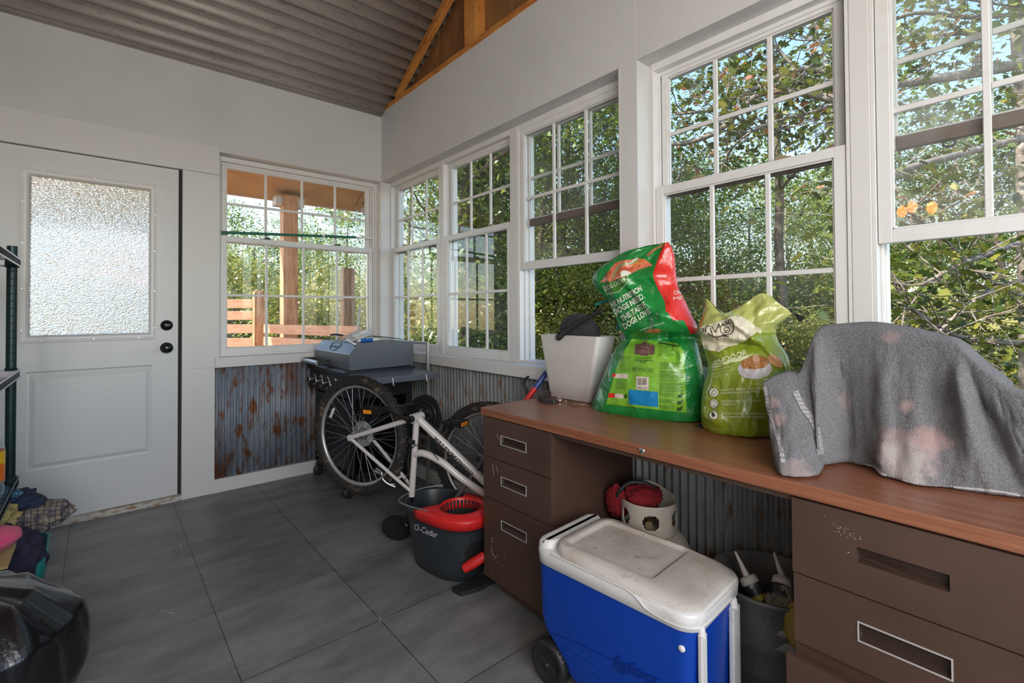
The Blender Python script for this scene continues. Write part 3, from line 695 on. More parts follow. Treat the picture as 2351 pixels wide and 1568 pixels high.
def bm_text(txt, p0, p1, h, bold=False, stretch=True, up=None, shear=0, spacing=1.0):
    """text in pixel space: baseline p0->p1, cap height h px"""
    bm = text_polys(txt, bold, shear, spacing)
    xs = [v.co.x for v in bm.verts]; x0, x1 = min(xs), max(xs)
    d = Vector((p1[0]-p0[0], p1[1]-p0[1])); Ln = d.length; d.normalize(); u = Vector((d.y, -d.x)) if up is None else Vector(up).normalized()
    sx = Ln/(x1-x0) if stretch else h/.70
    for v in bm.verts:
        q = Vector(p0)+d*((v.co.x-x0)*sx)+u*(v.co.y/.70*h); v.co = (q.x, q.y, 0)
    bmesh.ops.triangulate(bm, faces=bm.faces[:]); return bm
def bm_poly(pts):
    bm = bmesh.new(); vs = [bm.verts.new((p[0], p[1], 0)) for p in pts]; bm.faces.new(vs); bmesh.ops.triangulate(bm, faces=bm.faces[:]); return bm
def bm_stroke(pts, w, sm=5):
    q = spline([(p[0], p[1], 0) for p in pts], sm) if sm else [Vector((p[0], p[1], 0)) for p in pts]; bm = bmesh.new(); L_ = []
    for i, p in enumerate(q):
        t = q[min(i+1, len(q)-1)]-q[max(i-1, 0)]; n_ = Vector((-t.y, t.x, 0)).normalized()*w/2
        L_.append((bm.verts.new(p+n_), bm.verts.new(p-n_)))
    for a, c in zip(L_, L_[1:]): bm.faces.new((a[0], a[1], c[1], c[0]))
    return bm
def bm_ell(cx, cy, rx, ry, n=20, rot=0):
    return bm_poly([(cx+rx*math.cos(2*PI*k/n)*math.cos(rot)-ry*math.sin(2*PI*k/n)*math.sin(rot), cy+rx*math.cos(2*PI*k/n)*math.sin(rot)+ry*math.sin(2*PI*k/n)*math.cos(rot)) for k in range(n)])
def decal(name, bms, tree, mt, parent, eps=.0012, maxlen=7):
    out = MB(); C = Vector((0, 0, CAMH))
    for bm in (bms if isinstance(bms, (list, tuple)) else [bms]):
        densify(bm, maxlen); bm.verts.index_update(); pos = []
        for v in bm.verts:
            r_ = _r(v.co.x, v.co.y); hit = tree.ray_cast(C, r_.normalized())
            if hit[0] is None: pos.append(None)
            else:
                n_ = hit[1]; n_ = n_ if n_.dot(r_) < 0 else -n_
                pos.append(hit[0]+n_*eps)
        base = len(out.v); mp_ = {}
        for i, p in enumerate(pos):
            if p is not None: mp_[i] = len(out.v); out.v.append(p)
        for f in bm.faces:
            ids = [v.index for v in f.verts]
            if all(i in mp_ for i in ids):
                q = [out.v[mp_[i]] for i in ids]
                if max((q[0]-q[1]).length, (q[1]-q[2]).length) > .12: continue
                out.f.append([mp_[i] for i in ids]); out.m.append(0); out.sm.append(True)
        bm.free()
    return build(name, out, mt, parent, world=True)
def rrect(x0, x1, y0, y1, r, n=6):
    pts = []
    for cx, cy, a in ((x1-r, y1-r, 0), (x0+r, y1-r, 90), (x0+r, y0+r, 180), (x1-r, y0+r, 270)):
        for k in range(n+1):
            t = R(a+90*k/n); pts.append((cx+r*math.cos(t), cy+r*math.sin(t)))
    return pts
def loft(mb, rings, caps=(True, True), mi=0, smooth=True):
    mb.grid(rings, mi, smooth, closed=True); n = len(rings[0])
    if caps[0]: mb.add(rings[0], [tuple(range(n-1, -1, -1))], mi)
    if caps[1]: mb.add(rings[-1], [tuple(range(n))], mi)
    return mb

# ------------------------------------------------------------------ desk
M_dsteel = mat('brown painted steel', (.092, .052, .037), .42, .1, bump=(350, .06), vary=[(3, (.068, .038, .027), .4, .7), (90, (.30, .22, .17), .735, .76, (1, 1, .25))])
M_dwood = mat('walnut laminate', (.285, .105, .053), .38, vary=[(7, (.20, .07, .035), .44, .64, (12, .3, 12)), (30, (.34, .145, .08), .50, .70, (8, .2, 8)), (60, (.13, .045, .022), .60, .72, (8, .15, 8))], coat=.12)
M_recess = mat('dark handle recess', (.035, .02, .014), .3)
DX = 1.205
desk = thing('credenza_desk', (1.45, .815, 0), 'long brown steel desk with walnut top and two drawer pedestals under the windows', 'desk')
build('desktop', MB().box(1.198, 1.690, .02, 1.607, .717, .7475), M_dwood, desk, world=True, bevel=.002)
lk = MB().lathe([(0, .004), (.0075, .004), (.0095, .002), (.0095, 0)], 20, M=Matrix.Translation((1.198, .824, .733)) @ Matrix.Rotation(R(-90), 4, 'Y')).box(1.1925, 1.1942, .8225, .8255, .730, .737, 1)
build('lock', lk, [M_chrome, M_black], desk, world=True)
build('under_rail', MB().box(1.215, 1.68, .43, 1.205, .700, .7165), M_dsteel, desk, world=True)
def drawer(par, ya, yb, za, zb, hy0, hy1, hz0, hz1, chrome=True, x0=DX, mt=M_dsteel):
    b = MB().box(x0, x0+.012, ya, hy0, za, zb).box(x0, x0+.012, hy1, yb, za, zb).box(x0, x0+.012, hy0, hy1, za, hz0).box(x0, x0+.012, hy0, hy1, hz1, zb)
    b.box(x0+.0125, x0+.03, ya+.01, yb-.01, za+.008, zb-.008)
    o = build('drawer', b, mt, par, world=True)
    h = MB()
    h.box(x0+.0055, x0+.0115, hy0, hy1, hz0, hz0+.002, 0)
    rec = [(x0+.001, hy0, hz0), (x0+.001, hy1, hz0), (x0+.001, hy1, hz1), (x0+.001, hy0, hz1)]; rin = [(x0+.0118, hy0+.004, hz0+.01), (x0+.0118, hy1-.004, hz0+.01), (x0+.0118, hy1-.004, hz1-.001), (x0+.0118, hy0+.004, hz1-.001)]
    h.add(rec+rin, [(k, (k+1) % 4, 4+(k+1) % 4, 4+k) for k in range(4)]+[(4, 5, 6, 7)], 0)
    if chrome:
        w = .0028
        h.box(x0-.002, x0+.002, hy0-w, hy1+w, hz0-w, hz0, 1).box(x0-.002, x0+.002, hy0-w, hy1+w, hz1, hz1+w, 1).box(x0-.002, x0+.002, hy0-w, hy0, hz0, hz1, 1).box(x0-.002, x0+.002, hy1, hy1+w, hz0, hz1, 1)
    else:
        h.add([(x0-.001, hy0+.03, hz0+.002), (x0+.002, hy0+.055, hz0), (x0+.002, hy1, hz0+.012), (x0-.004, hy1-.03, hz0+.018)], [(0, 1, 2, 3)], 2)
    build('handle', h, [M_recess, mat('bright handle trim', (.62, .60, .58), .25, .35), M_dsteel], o, world=True)
for y0, y1 in ((1.206, 1.597), (.036, .430)):
    b = MB().box(DX+.012, 1.688, y0, y1, .06, .7165).box(DX+.05, 1.66, y0+.02, y1-.042, 0, .06)
    build('pedestal', b, M_dsteel, desk, world=True, bevel=.002)
for za, zb in ((.5535, .7125), (.388, .550), (.062, .3845)):
    zc = {.5535: .634, .388: .473, .062: .301}[za]
    drawer(desk, 1.2075, 1.597, za, zb, 1.337, 1.481, zc-.016, zc+.016)
drawer(desk, .037, .429, .5435, .7105, .160, .305, .610, .642, chrome=False)
drawer(desk, .037, .427, .388, .5405, .160, .303, .450, .486)
drawer(desk, .040, .437, .062, .363, .165, .308, .270, .306, x0=DX-.022)

qd = MB().add([(DX, -.1, 0), (DX, 1.6, 0), (DX, 1.6, .72), (DX, -.1, .72)], [(0, 1, 2, 3)]); qd = bvh_of(qd); rsf = random.Random(8)
sc = [bm_ell(1915+60*f+rsf.gauss(0, 7), 1205+32*f+rsf.gauss(0, 6), rsf.uniform(.7, 1.9), rsf.uniform(.6, 1.3), 6) for f in [i/26 for i in range(27)]]+[bm_ell(1948, 1268, 2.2, 1.3, 6), bm_ell(1893, 1186, 1.5, .8, 6)]
o = decal('paint_scuffs', sc, qd, mat('pale scuffs', (.55, .48, .42), .6), desk, eps=.0006, maxlen=20); o['kind'] = 'stuff'
sc = [bm_stroke([(1128, 1252), (1131, 1270), (1140, 1283)], .9, 4), bm_stroke([(1131, 1233), (1129, 1242), (1134, 1246)], .9, 4), bm_stroke([(1140, 995), (1146, 1010)], .8, 2), bm_stroke([(1131, 1065), (1134, 1092)], .8, 2), bm_stroke([(1140, 1068), (1143, 1085)], .7, 2)]+[bm_ell(1125+40*rsf.random(), 1270+60*rsf.random(), 1, .8, 6) for i in range(14)]
o = decal('paint_scuffs', sc, qd, MATS['pale scuffs'], desk, eps=.0006, maxlen=20); o['kind'] = 'stuff'

# ------------------------------------------------------------------ cooler
M_blue = mat('blue cooler plastic', (.0, .045, .36), .42, bump=(300, .05), vary=(60, (.05, .09, .30), .72, .80))
M_lid = mat('dirty white cooler plastic', (.60, .56, .52), .45, vary=[(4, (.36, .29, .235), .42, .68), (26, (.22, .17, .13), .60, .76), (120, (.2, .16, .13), .66, .74)])
M_lidc = mat('cleaner white plastic', (.72, .71, .70), .35, vary=(10, (.5, .47, .44), .55, .75))
ck = thing('wheeled_cooler', (1.036, 1.108, 0), 'blue wheeled cooler with a dirty white lid standing half under the desk', 'cooler', R(-86.1))
LX, LY = .512, .285
def body_x0(z): return float(np.interp(z, [.04, .10, .165, .20, .39], [.115, .085, .012, .0, -.002]))
rings = []
for z in (.042, .05, .07, .10, .13, .165, .18, .20, .25, .30, .35, .375, .386):
    i_ = .012*(1-min(1, (z-.04)/.03)) if z < .07 else 0
    tp = .014*(1-(z-.04)/.35)
    rings.append([(x, y, z) for x, y in rrect(body_x0(z)+i_, LX-tp-i_, tp*.6+i_, LY-tp*.6-i_, .042)])
bodymb = loft(MB(), rings)
cb = build('body', bodymb, M_blue, ck)
for k_ in range(4):   # moulded ribs low on the front
    z = .155-.026*k_; x0 = .10+.012*k_
    build('moulded_rib', MB().tube([(x0, .0085+.001*k_, z), (x0+.16-.01*k_, .0085+.001*k_, z)], .0045, 8), M_blue, cb)
def zdrop(x): t = max(0, min(1, (x-.355)/.13)); return .020*t*t*(3-2*t)
rim = [[(x, y, z) for x, y in rrect(-i, LX+i, -i, LY+i, .055)] for z, i in ((.364, .001), (.368, .007), (.402, .009), (.411, .005), (.413, -.004))]
cr_ = build('rim', loft(MB(), rim), M_lidc, ck)
b = MB()
hb = [[(x, y, z) for x, y in rrect(0+i, .060, 0+i, LY-i, .028)] for z, i in ((.405, 0), (.425, .001), (.434, .008), (.436, .016))]
build('hinge_band', loft(b, hb), M_lidc, ck, bevel=.0)
lidrings = []
for (x0, x1, y0, y1, r_, z) in ((.066, LX+.008, -.006, LY+.006, .06, .404), (.066, LX+.009, -.007, LY+.007, .06, .414), (.066, LX+.005, -.004, LY+.004, .058, .428), (.067, LX-.004, .003, LY-.003, .054, .437), (.070, LX-.014, .010, LY-.010, .048, .441),
                             (.092, .385, .028, LY-.028, .026, .441), (.095, .382, .031, LY-.031, .024, .4395), (.101, .376, .037, LY-.037, .020, .4325), (.106, .371, .042, LY-.042, .018, .4315)):
    lidrings.append([(x, y, z-(zdrop(x) if z > .405 else 0)*(1 if z > .42 else .45)) for x, y in rrect(x0, x1, y0, y1, r_, 8)])
b = MB().grid(lidrings, closed=True)
nx, ny = 10, 8
n_ = len(lidrings[-1]); b.add(lidrings[-1], [tuple(range(n_))])
ld = build('lid', b, M_lid, ck)
# swooping step on the side of the lid where the handle lip begins
sw = [(.075, -.0095, .4115), (.30, -.0098, .4115), (.345, -.0100, .409), (.372, -.0108, .398), (.392, -.0108, .386), (.43, -.0100, .380), (.47, -.0070, .379), (.50, .006, .379), (.517, .03, .379), (.521, .08, .379), (.521, .2, .379)]
build('lid_step', MB().tube(spline(sw, 5), .0024, 6), M_lidc, ld)
# wheels
M_tyre = mat('black wheel plastic', (.014, .014, .016), .5)
for yy, s_ in ((-.002, 1), (LY-.038, -1)):
    cx_, cz_ = .048, .066
    Mw = Matrix.Translation((cx_, yy, cz_)) @ Matrix.Rotation(R(-90), 4, 'X')
    b = MB().lathe([(0, .004), (.022, .002), (.046, .002), (.050, -.002), (.058, -.002), (.0655, .004), (.0655, .034), (.058, .040), (.03, .040), (0, .038)], 40, M=Mw)
    for k_ in range(30):
        a = 2*PI*k_/30; b.box(.0645, .0665, -.0028, .0028, .004, .036, 0, Mw @ Matrix.Rotation(a, 4, 'Z'))
    w_ = build('wheel', b, M_tyre, ck)
    build('axle_cap', MB().lathe([(0, -.008), (.005, -.006), (.008, 0), (.008, .004)], 16, M=Mw).box(-.034, .034, -.010, .010, -.002, .004, 0, Mw @ Matrix.Rotation(R(20), 4, 'Z')), M_black, w_)
build('handle_pivot', MB().lathe([(0, .006), (.007, .005), (.009, 0)], 18, M=Matrix.Translation((.478, .0045, .322)) @ Matrix.Rotation(R(90), 4, 'X')), M_lidc, ck)
b = MB().prism([(LX-.002, .020), (LX+.010, .018), (LX+.012, .044), (LX-.002, .046)], .045, .36).prism([(LX-.002, .205), (LX+.012, .203), (LX+.014, .245), (LX-.002, .247)], .045, .345).box(LX-.01, LX+.012, .02, .246, .03, .06)
b.tube([(LX+.004, .033, .355), (LX+.002, .033, .372), (LX-.012, .033, .384)], .010, 8).tube([(LX+.004, .226, .34), (LX+.002, .226, .36), (LX-.012, .226, .378)], .012, 8)
build('tow_handle', b, M_lidc, ck, bevel=.003)
inv = Matrix.Translation(ck.location) @ Matrix.Rotation(R(-86.1), 4, 'Z')
wb_ = MB(); wb_.v = [inv @ v for v in bodymb.v]; wb_.f = bodymb.f
tb = bvh_of(wb_)
decal('lettering', bm_text('Igloo', (1408, 1527), (1503, 1572), 26, bold=True, spacing=1.1), tb, mat('dark blue moulded letters', (.0, .026, .24), .3), cb, eps=.003)
decal('moulding_line', bm_stroke([(1262, 1452), (1330, 1478), (1440, 1530), (1520, 1562)], 2.2), tb, MATS['dark blue moulded letters'], cb, eps=.001)

# ------------------------------------------------------------------ propane tank with a red cap stuffed in its collar
M_tank = mat('off white tank paint', (.48, .43, .37), .5, vary=(9, (.30, .25, .2), .5, .7))
pt = thing('propane_tank', (1.535, 1.03, 0), 'off-white propane tank standing under the desk behind the cooler', 'gas tank')
build('vessel', MB().lathe([(.10, 0), (.108, 0), (.108, .03), (.10, .035), (.13, .045), (.148, .075), (.15, .12), (.15, .24), (.146, .275), (.13, .315), (.105, .338), (.07, .352), (.03, .357), (0, .358)], 48), M_tank, pt)
b = MB(); nA, nZ = 120, 22; rows = []
def rimz(a): return .456+.030*max(0, math.cos(a-R(40)))**3-.012*(1 if abs(math.sin(a-R(215))) > .93 else 0)
for j in range(nZ+1):
    rows.append([(.097*math.cos(2*PI*k/nA), .097*math.sin(2*PI*k/nA), .345+(rimz(2*PI*k/nA)-.345)*j/nZ) for k in range(nA)])
b.grid(rows, closed=True)
keep = []
cen = [(R(218), .400, .029, .027), (R(218-60), .402, .020, .028), (R(218+60), .402, .020, .028), (R(35), .39, .04, .03), (R(215+118), .385, .03, .025), (R(215-118), .385, .03, .025)]
for i, f in enumerate(b.f):
    q = sum((b.v[k] for k in f), Vector())/4; a = math.atan2(q.y, q.x); kill = False
    for ca, cz, ra, rz_ in cen:
        da = (a-ca+PI) % (2*PI)-PI
        if (da*.097/ra)**2+((q.z-cz)/rz_)**2 < 1: kill = True
    if not kill: keep.append(i)
b.f = [b.f[i] for i in keep]; b.m = [0]*len(b.f); b.sm = [True]*len(b.f)
build('collar', b, M_tank, pt, solid=.004)
build('valve', MB().lathe([(.022, .34), (.018, .36), (.014, .375), (.014, .385), (.024, .387), (.026, .40), (.022, .408), (0, .409)], 20).cyl((0, 0, .37), (-.045, -.03, .375), .014, n=12), mat('dull brass', (.30, .22, .12), .4, .7), pt)
def blob(rx, ry, rz_, amp, fr, seed, nu=48, nv=32, fold=None, flatten=None, zmin=None):
    rows = []; sd_ = Vector((seed*3.1, seed*1.7, seed*.9))
    for j in range(nv+1):
        th = PI*j/nv; row = []
        for k in range(nu):
            a = 2*PI*k/nu; d_ = Vector((math.sin(th)*math.cos(a), math.sin(th)*math.sin(a), math.cos(th)))
            s_ = 1+amp*noise.noise(d_*fr+sd_)+amp*.5*noise.noise(d_*fr*2.3+sd_)
            if fold:
                rd = 1-abs(noise.noise(d_*fold[1]+sd_*1.3))*2; s_ += fold[0]*rd*abs(rd)
            p = Vector((d_.x*rx, d_.y*ry, d_.z*rz_))*s_
            if zmin is not None and p.z < zmin: p.z = zmin+(p.z-zmin)*.02
            row.append(p)
        rows.append(row)
    return rows
def blobmb(*a, M=None, **k):
    rows = blob(*a, **k)
    if M: rows = [[M @ p for p in r_] for r_ in rows]
    return MB().grid(rows, closed=True)
M_redcloth = mat('red knit', (.24, .008, .014), .9, bump=(140, .5), vary=(30, (.22, .005, .012), .4, .6))
rc_ = thing('red_cap', (1.53, 1.05, .425), 'red knitted cap with a black strap stuffed into the gas tank collar', 'cap')
build('cloth', blobmb(.070, .062, .038, .18, 2.5, 4, fold=(.10, 3), M=Matrix.Translation((0, 0, .035))), M_redcloth, rc_)
build('strap', MB().tube(spline([(-.04, .075, -.03), (-.06, .07, .03), (-.035, .04, .075), (0, .0, .08), (.03, -.03, .06)], 6), .008, 8), M_black, rc_)
build('brim', blobmb(.024, .05, .06, .15, 3, 9, M=Matrix.Translation((-.045, .085, .0))), M_redcloth, rc_)

# ------------------------------------------------------------------ wash tub with caulk tubes
M_tub = galv('dull galvanised tub', (.10, .10, .10), (.16, .155, .15), (.09, .06, .04), .4, (1, 1, .5), .5, .3)
tub = thing('wash_tub', (1.527, .605, 0), 'dark galvanised tub standing under the desk behind the cooler', 'tub')
build('tub_wall', MB().lathe([(0, .01), (.12, .01), (.125, 0), (.135, .01), (.142, .12), (.146, .128), (.144, .136), (.148, .20), (.152, .208), (.150, .216), (.160, .33), (.166, .336), (.166, .344), (.160, .346), (.156, .34), (.146, .20), (.135, .02), (0, .02)], 48), M_tub, tub)
def caulk(name, tip, cap, end, label, band):
    tip, cap, end = Vector(tip), Vector(cap), Vector(end); d_ = (end-cap).normalized()
    t = thing(name, end, label, 'caulk tube', group=None)
    M_c = mat('dark printed tube', (.03, .035, .04), .4); M_l = mat('white nozzle', (.62, .58, .55), .5)
    build('nozzle', MB().tube([tip, tip.lerp(cap, .5), cap], [.003, .0065, .0105], 12), M_l, t, world=True)
    build('cap_ring', MB().tube([cap, cap+d_*.004, cap+d_*.020, cap+d_*.022], [.020, .0255, .0265, .024], 24), M_l, t, world=True)
    build('barrel', MB().tube([cap+d_*.022, end], .0235, 24), M_c, t, world=True)
    build('printed_band', MB().tube([cap+d_*.052, cap+d_*.066], .0240, 24, caps=False), mat(band+' band', {'yellow': (.35, .32, .02), 'grey': (.2, .2, .2)}[band], .4), t, world=True)
    tm = MB().tube([cap+d_*.022, end], .0238, 24); q = bvh_of(tm)
    return t, q
tA, qA = caulk('caulk_tube', at(1688, 1266, 1.47), at(1714, 1322, 1.44), at(1768, 1425, 1.38), 'caulk tube with yellow band and cream nozzle leaning left in the tub', 'yellow')
tB, qB = caulk('caulk_tube', at(1777, 1268, 1.42), at(1797, 1326, 1.39), at(1786, 1425, 1.33), 'caulk tube with a cream nozzle leaning against the right pedestal in the tub', 'grey')
M_ltr = mat('off white print', (.62, .60, .57), .5)
decal('printed_logo', [bm_text('DAP', (1723, 1349), (1733, 1342), 8, bold=True), bm_stroke([(1718, 1343), (1729, 1335), (1737, 1343), (1725, 1352), (1718, 1343)], 1.0, 0)], qA, M_ltr, tA, eps=.0009, maxlen=3)
decal('printed_logo', [bm_text('DAP', (1797, 1354), (1810, 1351), 8, bold=True), bm_stroke([(1792, 1346), (1809, 1341), (1812, 1353), (1797, 1357), (1792, 1346)], 1.0, 0)], qB, M_ltr, tB, eps=.0009, maxlen=3)
o = build('plastic_bag', blobmb(.060, .07, .09, .3, 3, 12, fold=(.12, 4), M=Matrix.Translation((1.46, .53, .255))), mat('murky translucent bag', (.22, .20, .16), .4)); tag(o, 'murky crumpled plastic bag inside the tub beside the right pedestal', 'bag')
o = build('yellow_pouch', blobmb(.020, .035, .06, .15, 3, 14, M=Matrix.Translation((1.405, .49, .30))), mat('mustard wrapper', (.30, .20, .02), .5)); tag(o, 'mustard yellow pouch poking out of the tub under the plastic bag', 'pouch')

# ------------------------------------------------------------------ mop bucket and mop
M_buck = mat('charcoal bucket plastic', (.025, .032, .038), .38, bump=(200, .03), vary=(22, (.07, .085, .10), .68, .8, (1, 1, .4)))
M_red = mat('red plastic', (.62, .018, .018), .38)
bk = thing('mop_bucket', (1.205, 1.862, 0), 'charcoal mop bucket with red wringer beside the desk', 'bucket')
def sup(a, rx, ry, e=2.6):
    c, s_ = math.cos(a), math.sin(a); k = (abs(c)**e+abs(s_)**e)**(-1/e); return (rx*k*c, ry*k*s_)
rot = R(8)
def bring(rx, ry, z, cx=0, cy=0, n=64):
    out = []
    for k in range(n):
        x, y = sup(2*PI*k/n, rx, ry); x += cx; y += cy
        out.append((x*math.cos(rot)-y*math.sin(rot), x*math.sin(rot)+y*math.cos(rot), z))
    return out
prof = [(.103, .165, .0), (.112, .176, .006), (.118, .186, .06), (.128, .204, .14), (.136, .220, .215), (.139, .225, .235), (.146, .233, .236), (.150, .236, .262), (.149, .235, .272), (.143, .229, .272), (.140, .226, .262), (.128, .205, .14), (.112, .180, .03)]
bmb = MB(); loft(bmb, [bring(rx, ry, z) for rx, ry, z in prof], (True, True))
bb = build('tub', bmb, M_buck, bk)
HC = Vector((-.016, -.100)); rr_ = []
hole = [(HC.x+.092*math.cos(2*PI*k/64), HC.y+.092*math.sin(2*PI*k/64)) for k in range(64)]
def outer(k):
    a = 2*PI*k/64; d_ = Vector((math.cos(a), math.sin(a))); t = .095
    while True:
        p = HC+d_*t; lim = (abs(p.x)/.151)**2.6+(abs(p.y)/.237)**2.6
        if lim > 1 or p.y > -.010+.055*min(1, (abs(p.x)/.13))**2*0+max(0, (abs(p.x)-.09))*1.6: return p
        t += .0015
        if t > .3: return p
ou = [outer(k) for k in range(64)]
def w2(p, z): x, y = p[0], p[1]; return (x*math.cos(rot)-y*math.sin(rot), x*math.sin(rot)+y*math.cos(rot), z)
rings = []
for f, dz in ((1.0, -.030), (1.0, 0), (.97, .006), (.7, .013), (.35, .022), (.08, .026), (0, .022), (-.03, .0), (-.06, -.02)):
    rings.append([w2((hole[k][0]+(ou[k][0]-hole[k][0])*f, hole[k][1]+(ou[k][1]-hole[k][1])*f) if f >= 0 else (HC.x+(hole[k][0]-HC.x)*(1+f), HC.y+(hole[k][1]-HC.y)*(1+f)), .270+dz) for k in range(64)])
build('wringer_top', MB().grid(rings, closed=True), M_red, bk, solid=.002)
b = MB().grid([[w2((HC.x+(hole[k][0]-HC.x)*f*(1+(.03 if k % 2 else 0)), HC.y+(hole[k][1]-HC.y)*f*(1+(.03 if k % 2 else 0))), z) for k in range(64)] for f, z in ((.97, .285), (.88, .20), (.80, .13), (.2, .125))], closed=True, smooth=False)
build('wringer_basket', b, M_black, bk, solid=.002)
build('bail_handle', MB().tube(spline([w2((-.13, -.02), .283), w2((-.148, .10), .281), w2((-.135, .19), .279), w2((-.06, .232), .277), w2((.05, .235), .276), w2((.13, .19), .276)], 6), .0035, 8), mat('grey steel bail', (.25, .26, .28), .35, .4), bk)
b = MB().prism([(-.10, -.245), (-.03, -.262), (.07, -.258), (.10, -.20), (-.11, -.19)], .0, .018)
build('pedal_base', b, M_black, bk, bevel=.004)
build('foot_pedal', MB().tube([(-.052, -.195, .075), (-.02, -.222, .10), (.02, -.245, .125)], [.016, .018, .017], 12, flat=1.2), M_red, bk)
wb_ = MB(); wb_.v = [v+bk.location for v in bmb.v]; wb_.f = bmb.f; tq = bvh_of(wb_)
decal('lettering', bm_text('O-Cedar', (950.5, 1215), (1003.5, 1235), 13.5, up=(.18, -1)), tq, mat('white print', (.66, .68, .70), .5), bb, eps=.001, maxlen=3)
decal('recess_shade', bm_poly([(1066, 1268), (1080, 1246), (1108, 1236), (1112, 1300), (1072, 1306)]), tq, mat('black recess shade', (.006, .006, .007), .7), bb, eps=.001, maxlen=5)  # flat black patch painting the dark of a cut-out onto the tub
mp_ = thing('mop', (1.26, 1.90, .16), 'mop with grey pole and red and blue handle standing in the bucket', 'mop')
p0 = onz(1042, 1151, .262); p0 = p0+(p0-onx(1256, 853, 1.635)).normalized()*.10; pe = onx(1256, 853, 1.635)
build('pole', MB().tube([p0, p0.lerp(pe, .78)], .0105, 14), mat('dark grey pole', (.09, .075, .085), .35, .4), mp_, world=True)
build('red_grip', MB().tube([p0.lerp(pe, .755), p0.lerp(pe, .885)], .0130, 14), M_red, mp_, world=True)
build('blue_end', MB().tube([p0.lerp(pe, .885), p0.lerp(pe, .985), pe], [.0132, .0132, .008], 14), mat('navy plastic', (.02, .05, .22), .4), mp_, world=True)
build('mop_strings', blobmb(.05, .06, .05, .3, 4, 3, fold=(.15, 5), M=Matrix.Translation((1.215, 1.93, .12))), mat('grey mop strands', (.12, .12, .12), .9), mp_, world=True)

# ------------------------------------------------------------------ bicycle, upside down
az = R(-66); BO = Vector((.98, 2.41, 0)); BD = Vector((math.cos(az), math.sin(az), 0)); BN = Vector((-math.sin(az), math.cos(az), 0))
bz = lambda x, y: (680+x*.3953, 740+y*.3953)
def bpx(x, y, off=0): px, py = bz(x, y); return onp(px, py, BO+BN*off, BN)
bike = thing('bicycle', (1.15, 2.05, 0), 'white bicycle standing upside down on its saddle between grill and desk', 'bicycle')
M_frame = mat('white bicycle paint', (.58, .54, .52), .3, coat=.3, vary=(25, (.40, .35, .32), .62, .75))
M_tire = mat('black muddy tyre', (.016, .014, .013), .8, bump=(80, .3), vary=(22, (.11, .08, .055), .56, .66))
M_rimm = mat('silver alloy rim', (.48, .48, .48), .35, .7)
def wheel(name_label, c, ax, Rw, par, disc=True, refl=True):
    """ax = axle direction"""
    ax = Vector(ax).normalized(); u = Vector((0, 0, 1)); v = ax.cross(u).normalized()
    Mx = Matrix((( v.x, u.x, ax.x, c[0]), (v.y, u.y, ax.y, c[1]), (v.z, u.z, ax.z, c[2]), (0, 0, 0, 1)))
    w_ = thing('x', (0, 0, 0), None, None); bpy.data.objects.remove(w_)
    tr_ = .024
    b = MB(); rows = []
    for i in range(72):
        a = 2*PI*i/72
        rows.append([Mx @ Vector(((Rw-tr_+tr_*math.cos(t))*math.cos(a), (Rw-tr_+tr_*math.cos(t))*math.sin(a), tr_*math.sin(t))) for t in [2*PI*k/14 for k in range(14)]])
    rows.append(rows[0]); b.grid(rows, closed=True)
    for i in range(96):
        a = 2*PI*i/96; Mr = Mx @ Matrix.Rotation(a, 4, 'Z')
        for off, tilt in ((0, 0), (.012, .35), (-.012, -.35), (.021, .9), (-.021, -.9)):
            if (i+(0 if off == 0 else 1)) % 2: continue
            rr = Rw-tr_+tr_*math.cos(tilt)
            b.box(-.003, .0065, -.0058, .0058, -.0055, .0055, 0, Mr @ Matrix.Translation((rr, 0, tr_*math.sin(tilt))) @ Matrix.Rotation(-tilt, 4, 'Y'))
    tire = build('tyre', b, M_tire, par, world=True)
    Ri = Rw-.040
    b = MB().lathe([(Ri, .011), (Ri-.014, .009), (Ri-.020, 0), (Ri-.014, -.009), (Ri, -.011), (Ri, .011)], 72, M=Mx)
    rim_ = build('rim', b, M_rimm, par, world=True)
    b = MB()
    for k in range(36):
        a = 2*PI*k/36; s_ = 1 if k % 2 else -1; ah = a+(.55 if (k//2) % 2 else -.55)
        b.tube([Mx @ Vector((.020*math.cos(ah), .020*math.sin(ah), .024*s_)), Mx @ Vector(((Ri-.018)*math.cos(a), (Ri-.018)*math.sin(a), 0))], .0011, 5)
    o = build('spokes', b, M_steel, par, world=True); o['kind'] = 'stuff'
    build('hub', MB().lathe([(0, -.058), (.006, -.058), (.009, -.040), (.009, -.03), (.026, -.028), (.026, -.023), (.013, -.02), (.013, .02), (.026, .023), (.026, .028), (.009, .03), (.009, .045), (.006, .058), (0, .058)], 24, M=Mx), M_steel, par, world=True)
    if disc:
        build('spoke_guard', MB().lathe([(.03, .030), (.066, .030), (.066, .031), (.03, .031)], 36, M=Mx), mat('clear grey guard', (.30, .31, .32), .4), par, world=True)
        b = MB()
        for i, r_ in enumerate((.050, .046, .040, .034, .028)): b.lathe([(.012, .034+.004*i), (r_, .034+.004*i), (r_, .036+.004*i), (.012, .036+.004*i)], 30, M=Mx)
        build('freewheel', b, mat('oily brown steel', (.08, .05, .03), .45, .7), par, world=True)
    if refl:
        a = R(152); b = MB().box(-.030, .030, -.008, .008, -.004, .004, 0, Mx @ Matrix.Rotation(a, 4, 'Z') @ Matrix.Translation((.205, 0, 0)) @ Matrix.Rotation(R(90), 4, 'Z'))
        build('spoke_reflector', b, mat('clear reflector', (.62, .62, .60), .3), par, world=True, bevel=.004)
RC = BO+BD*.042+Vector((0, 0, .522))
wheel('rear', RC, BN, .297, bike)
FWC = Vector((1.505, 1.94, .385)); fd = Vector((.52, -.85, 0)).normalized()
wheel('front', FWC, Vector((-fd.y, fd.x, 0)), .297, bike, disc=False, refl=False)
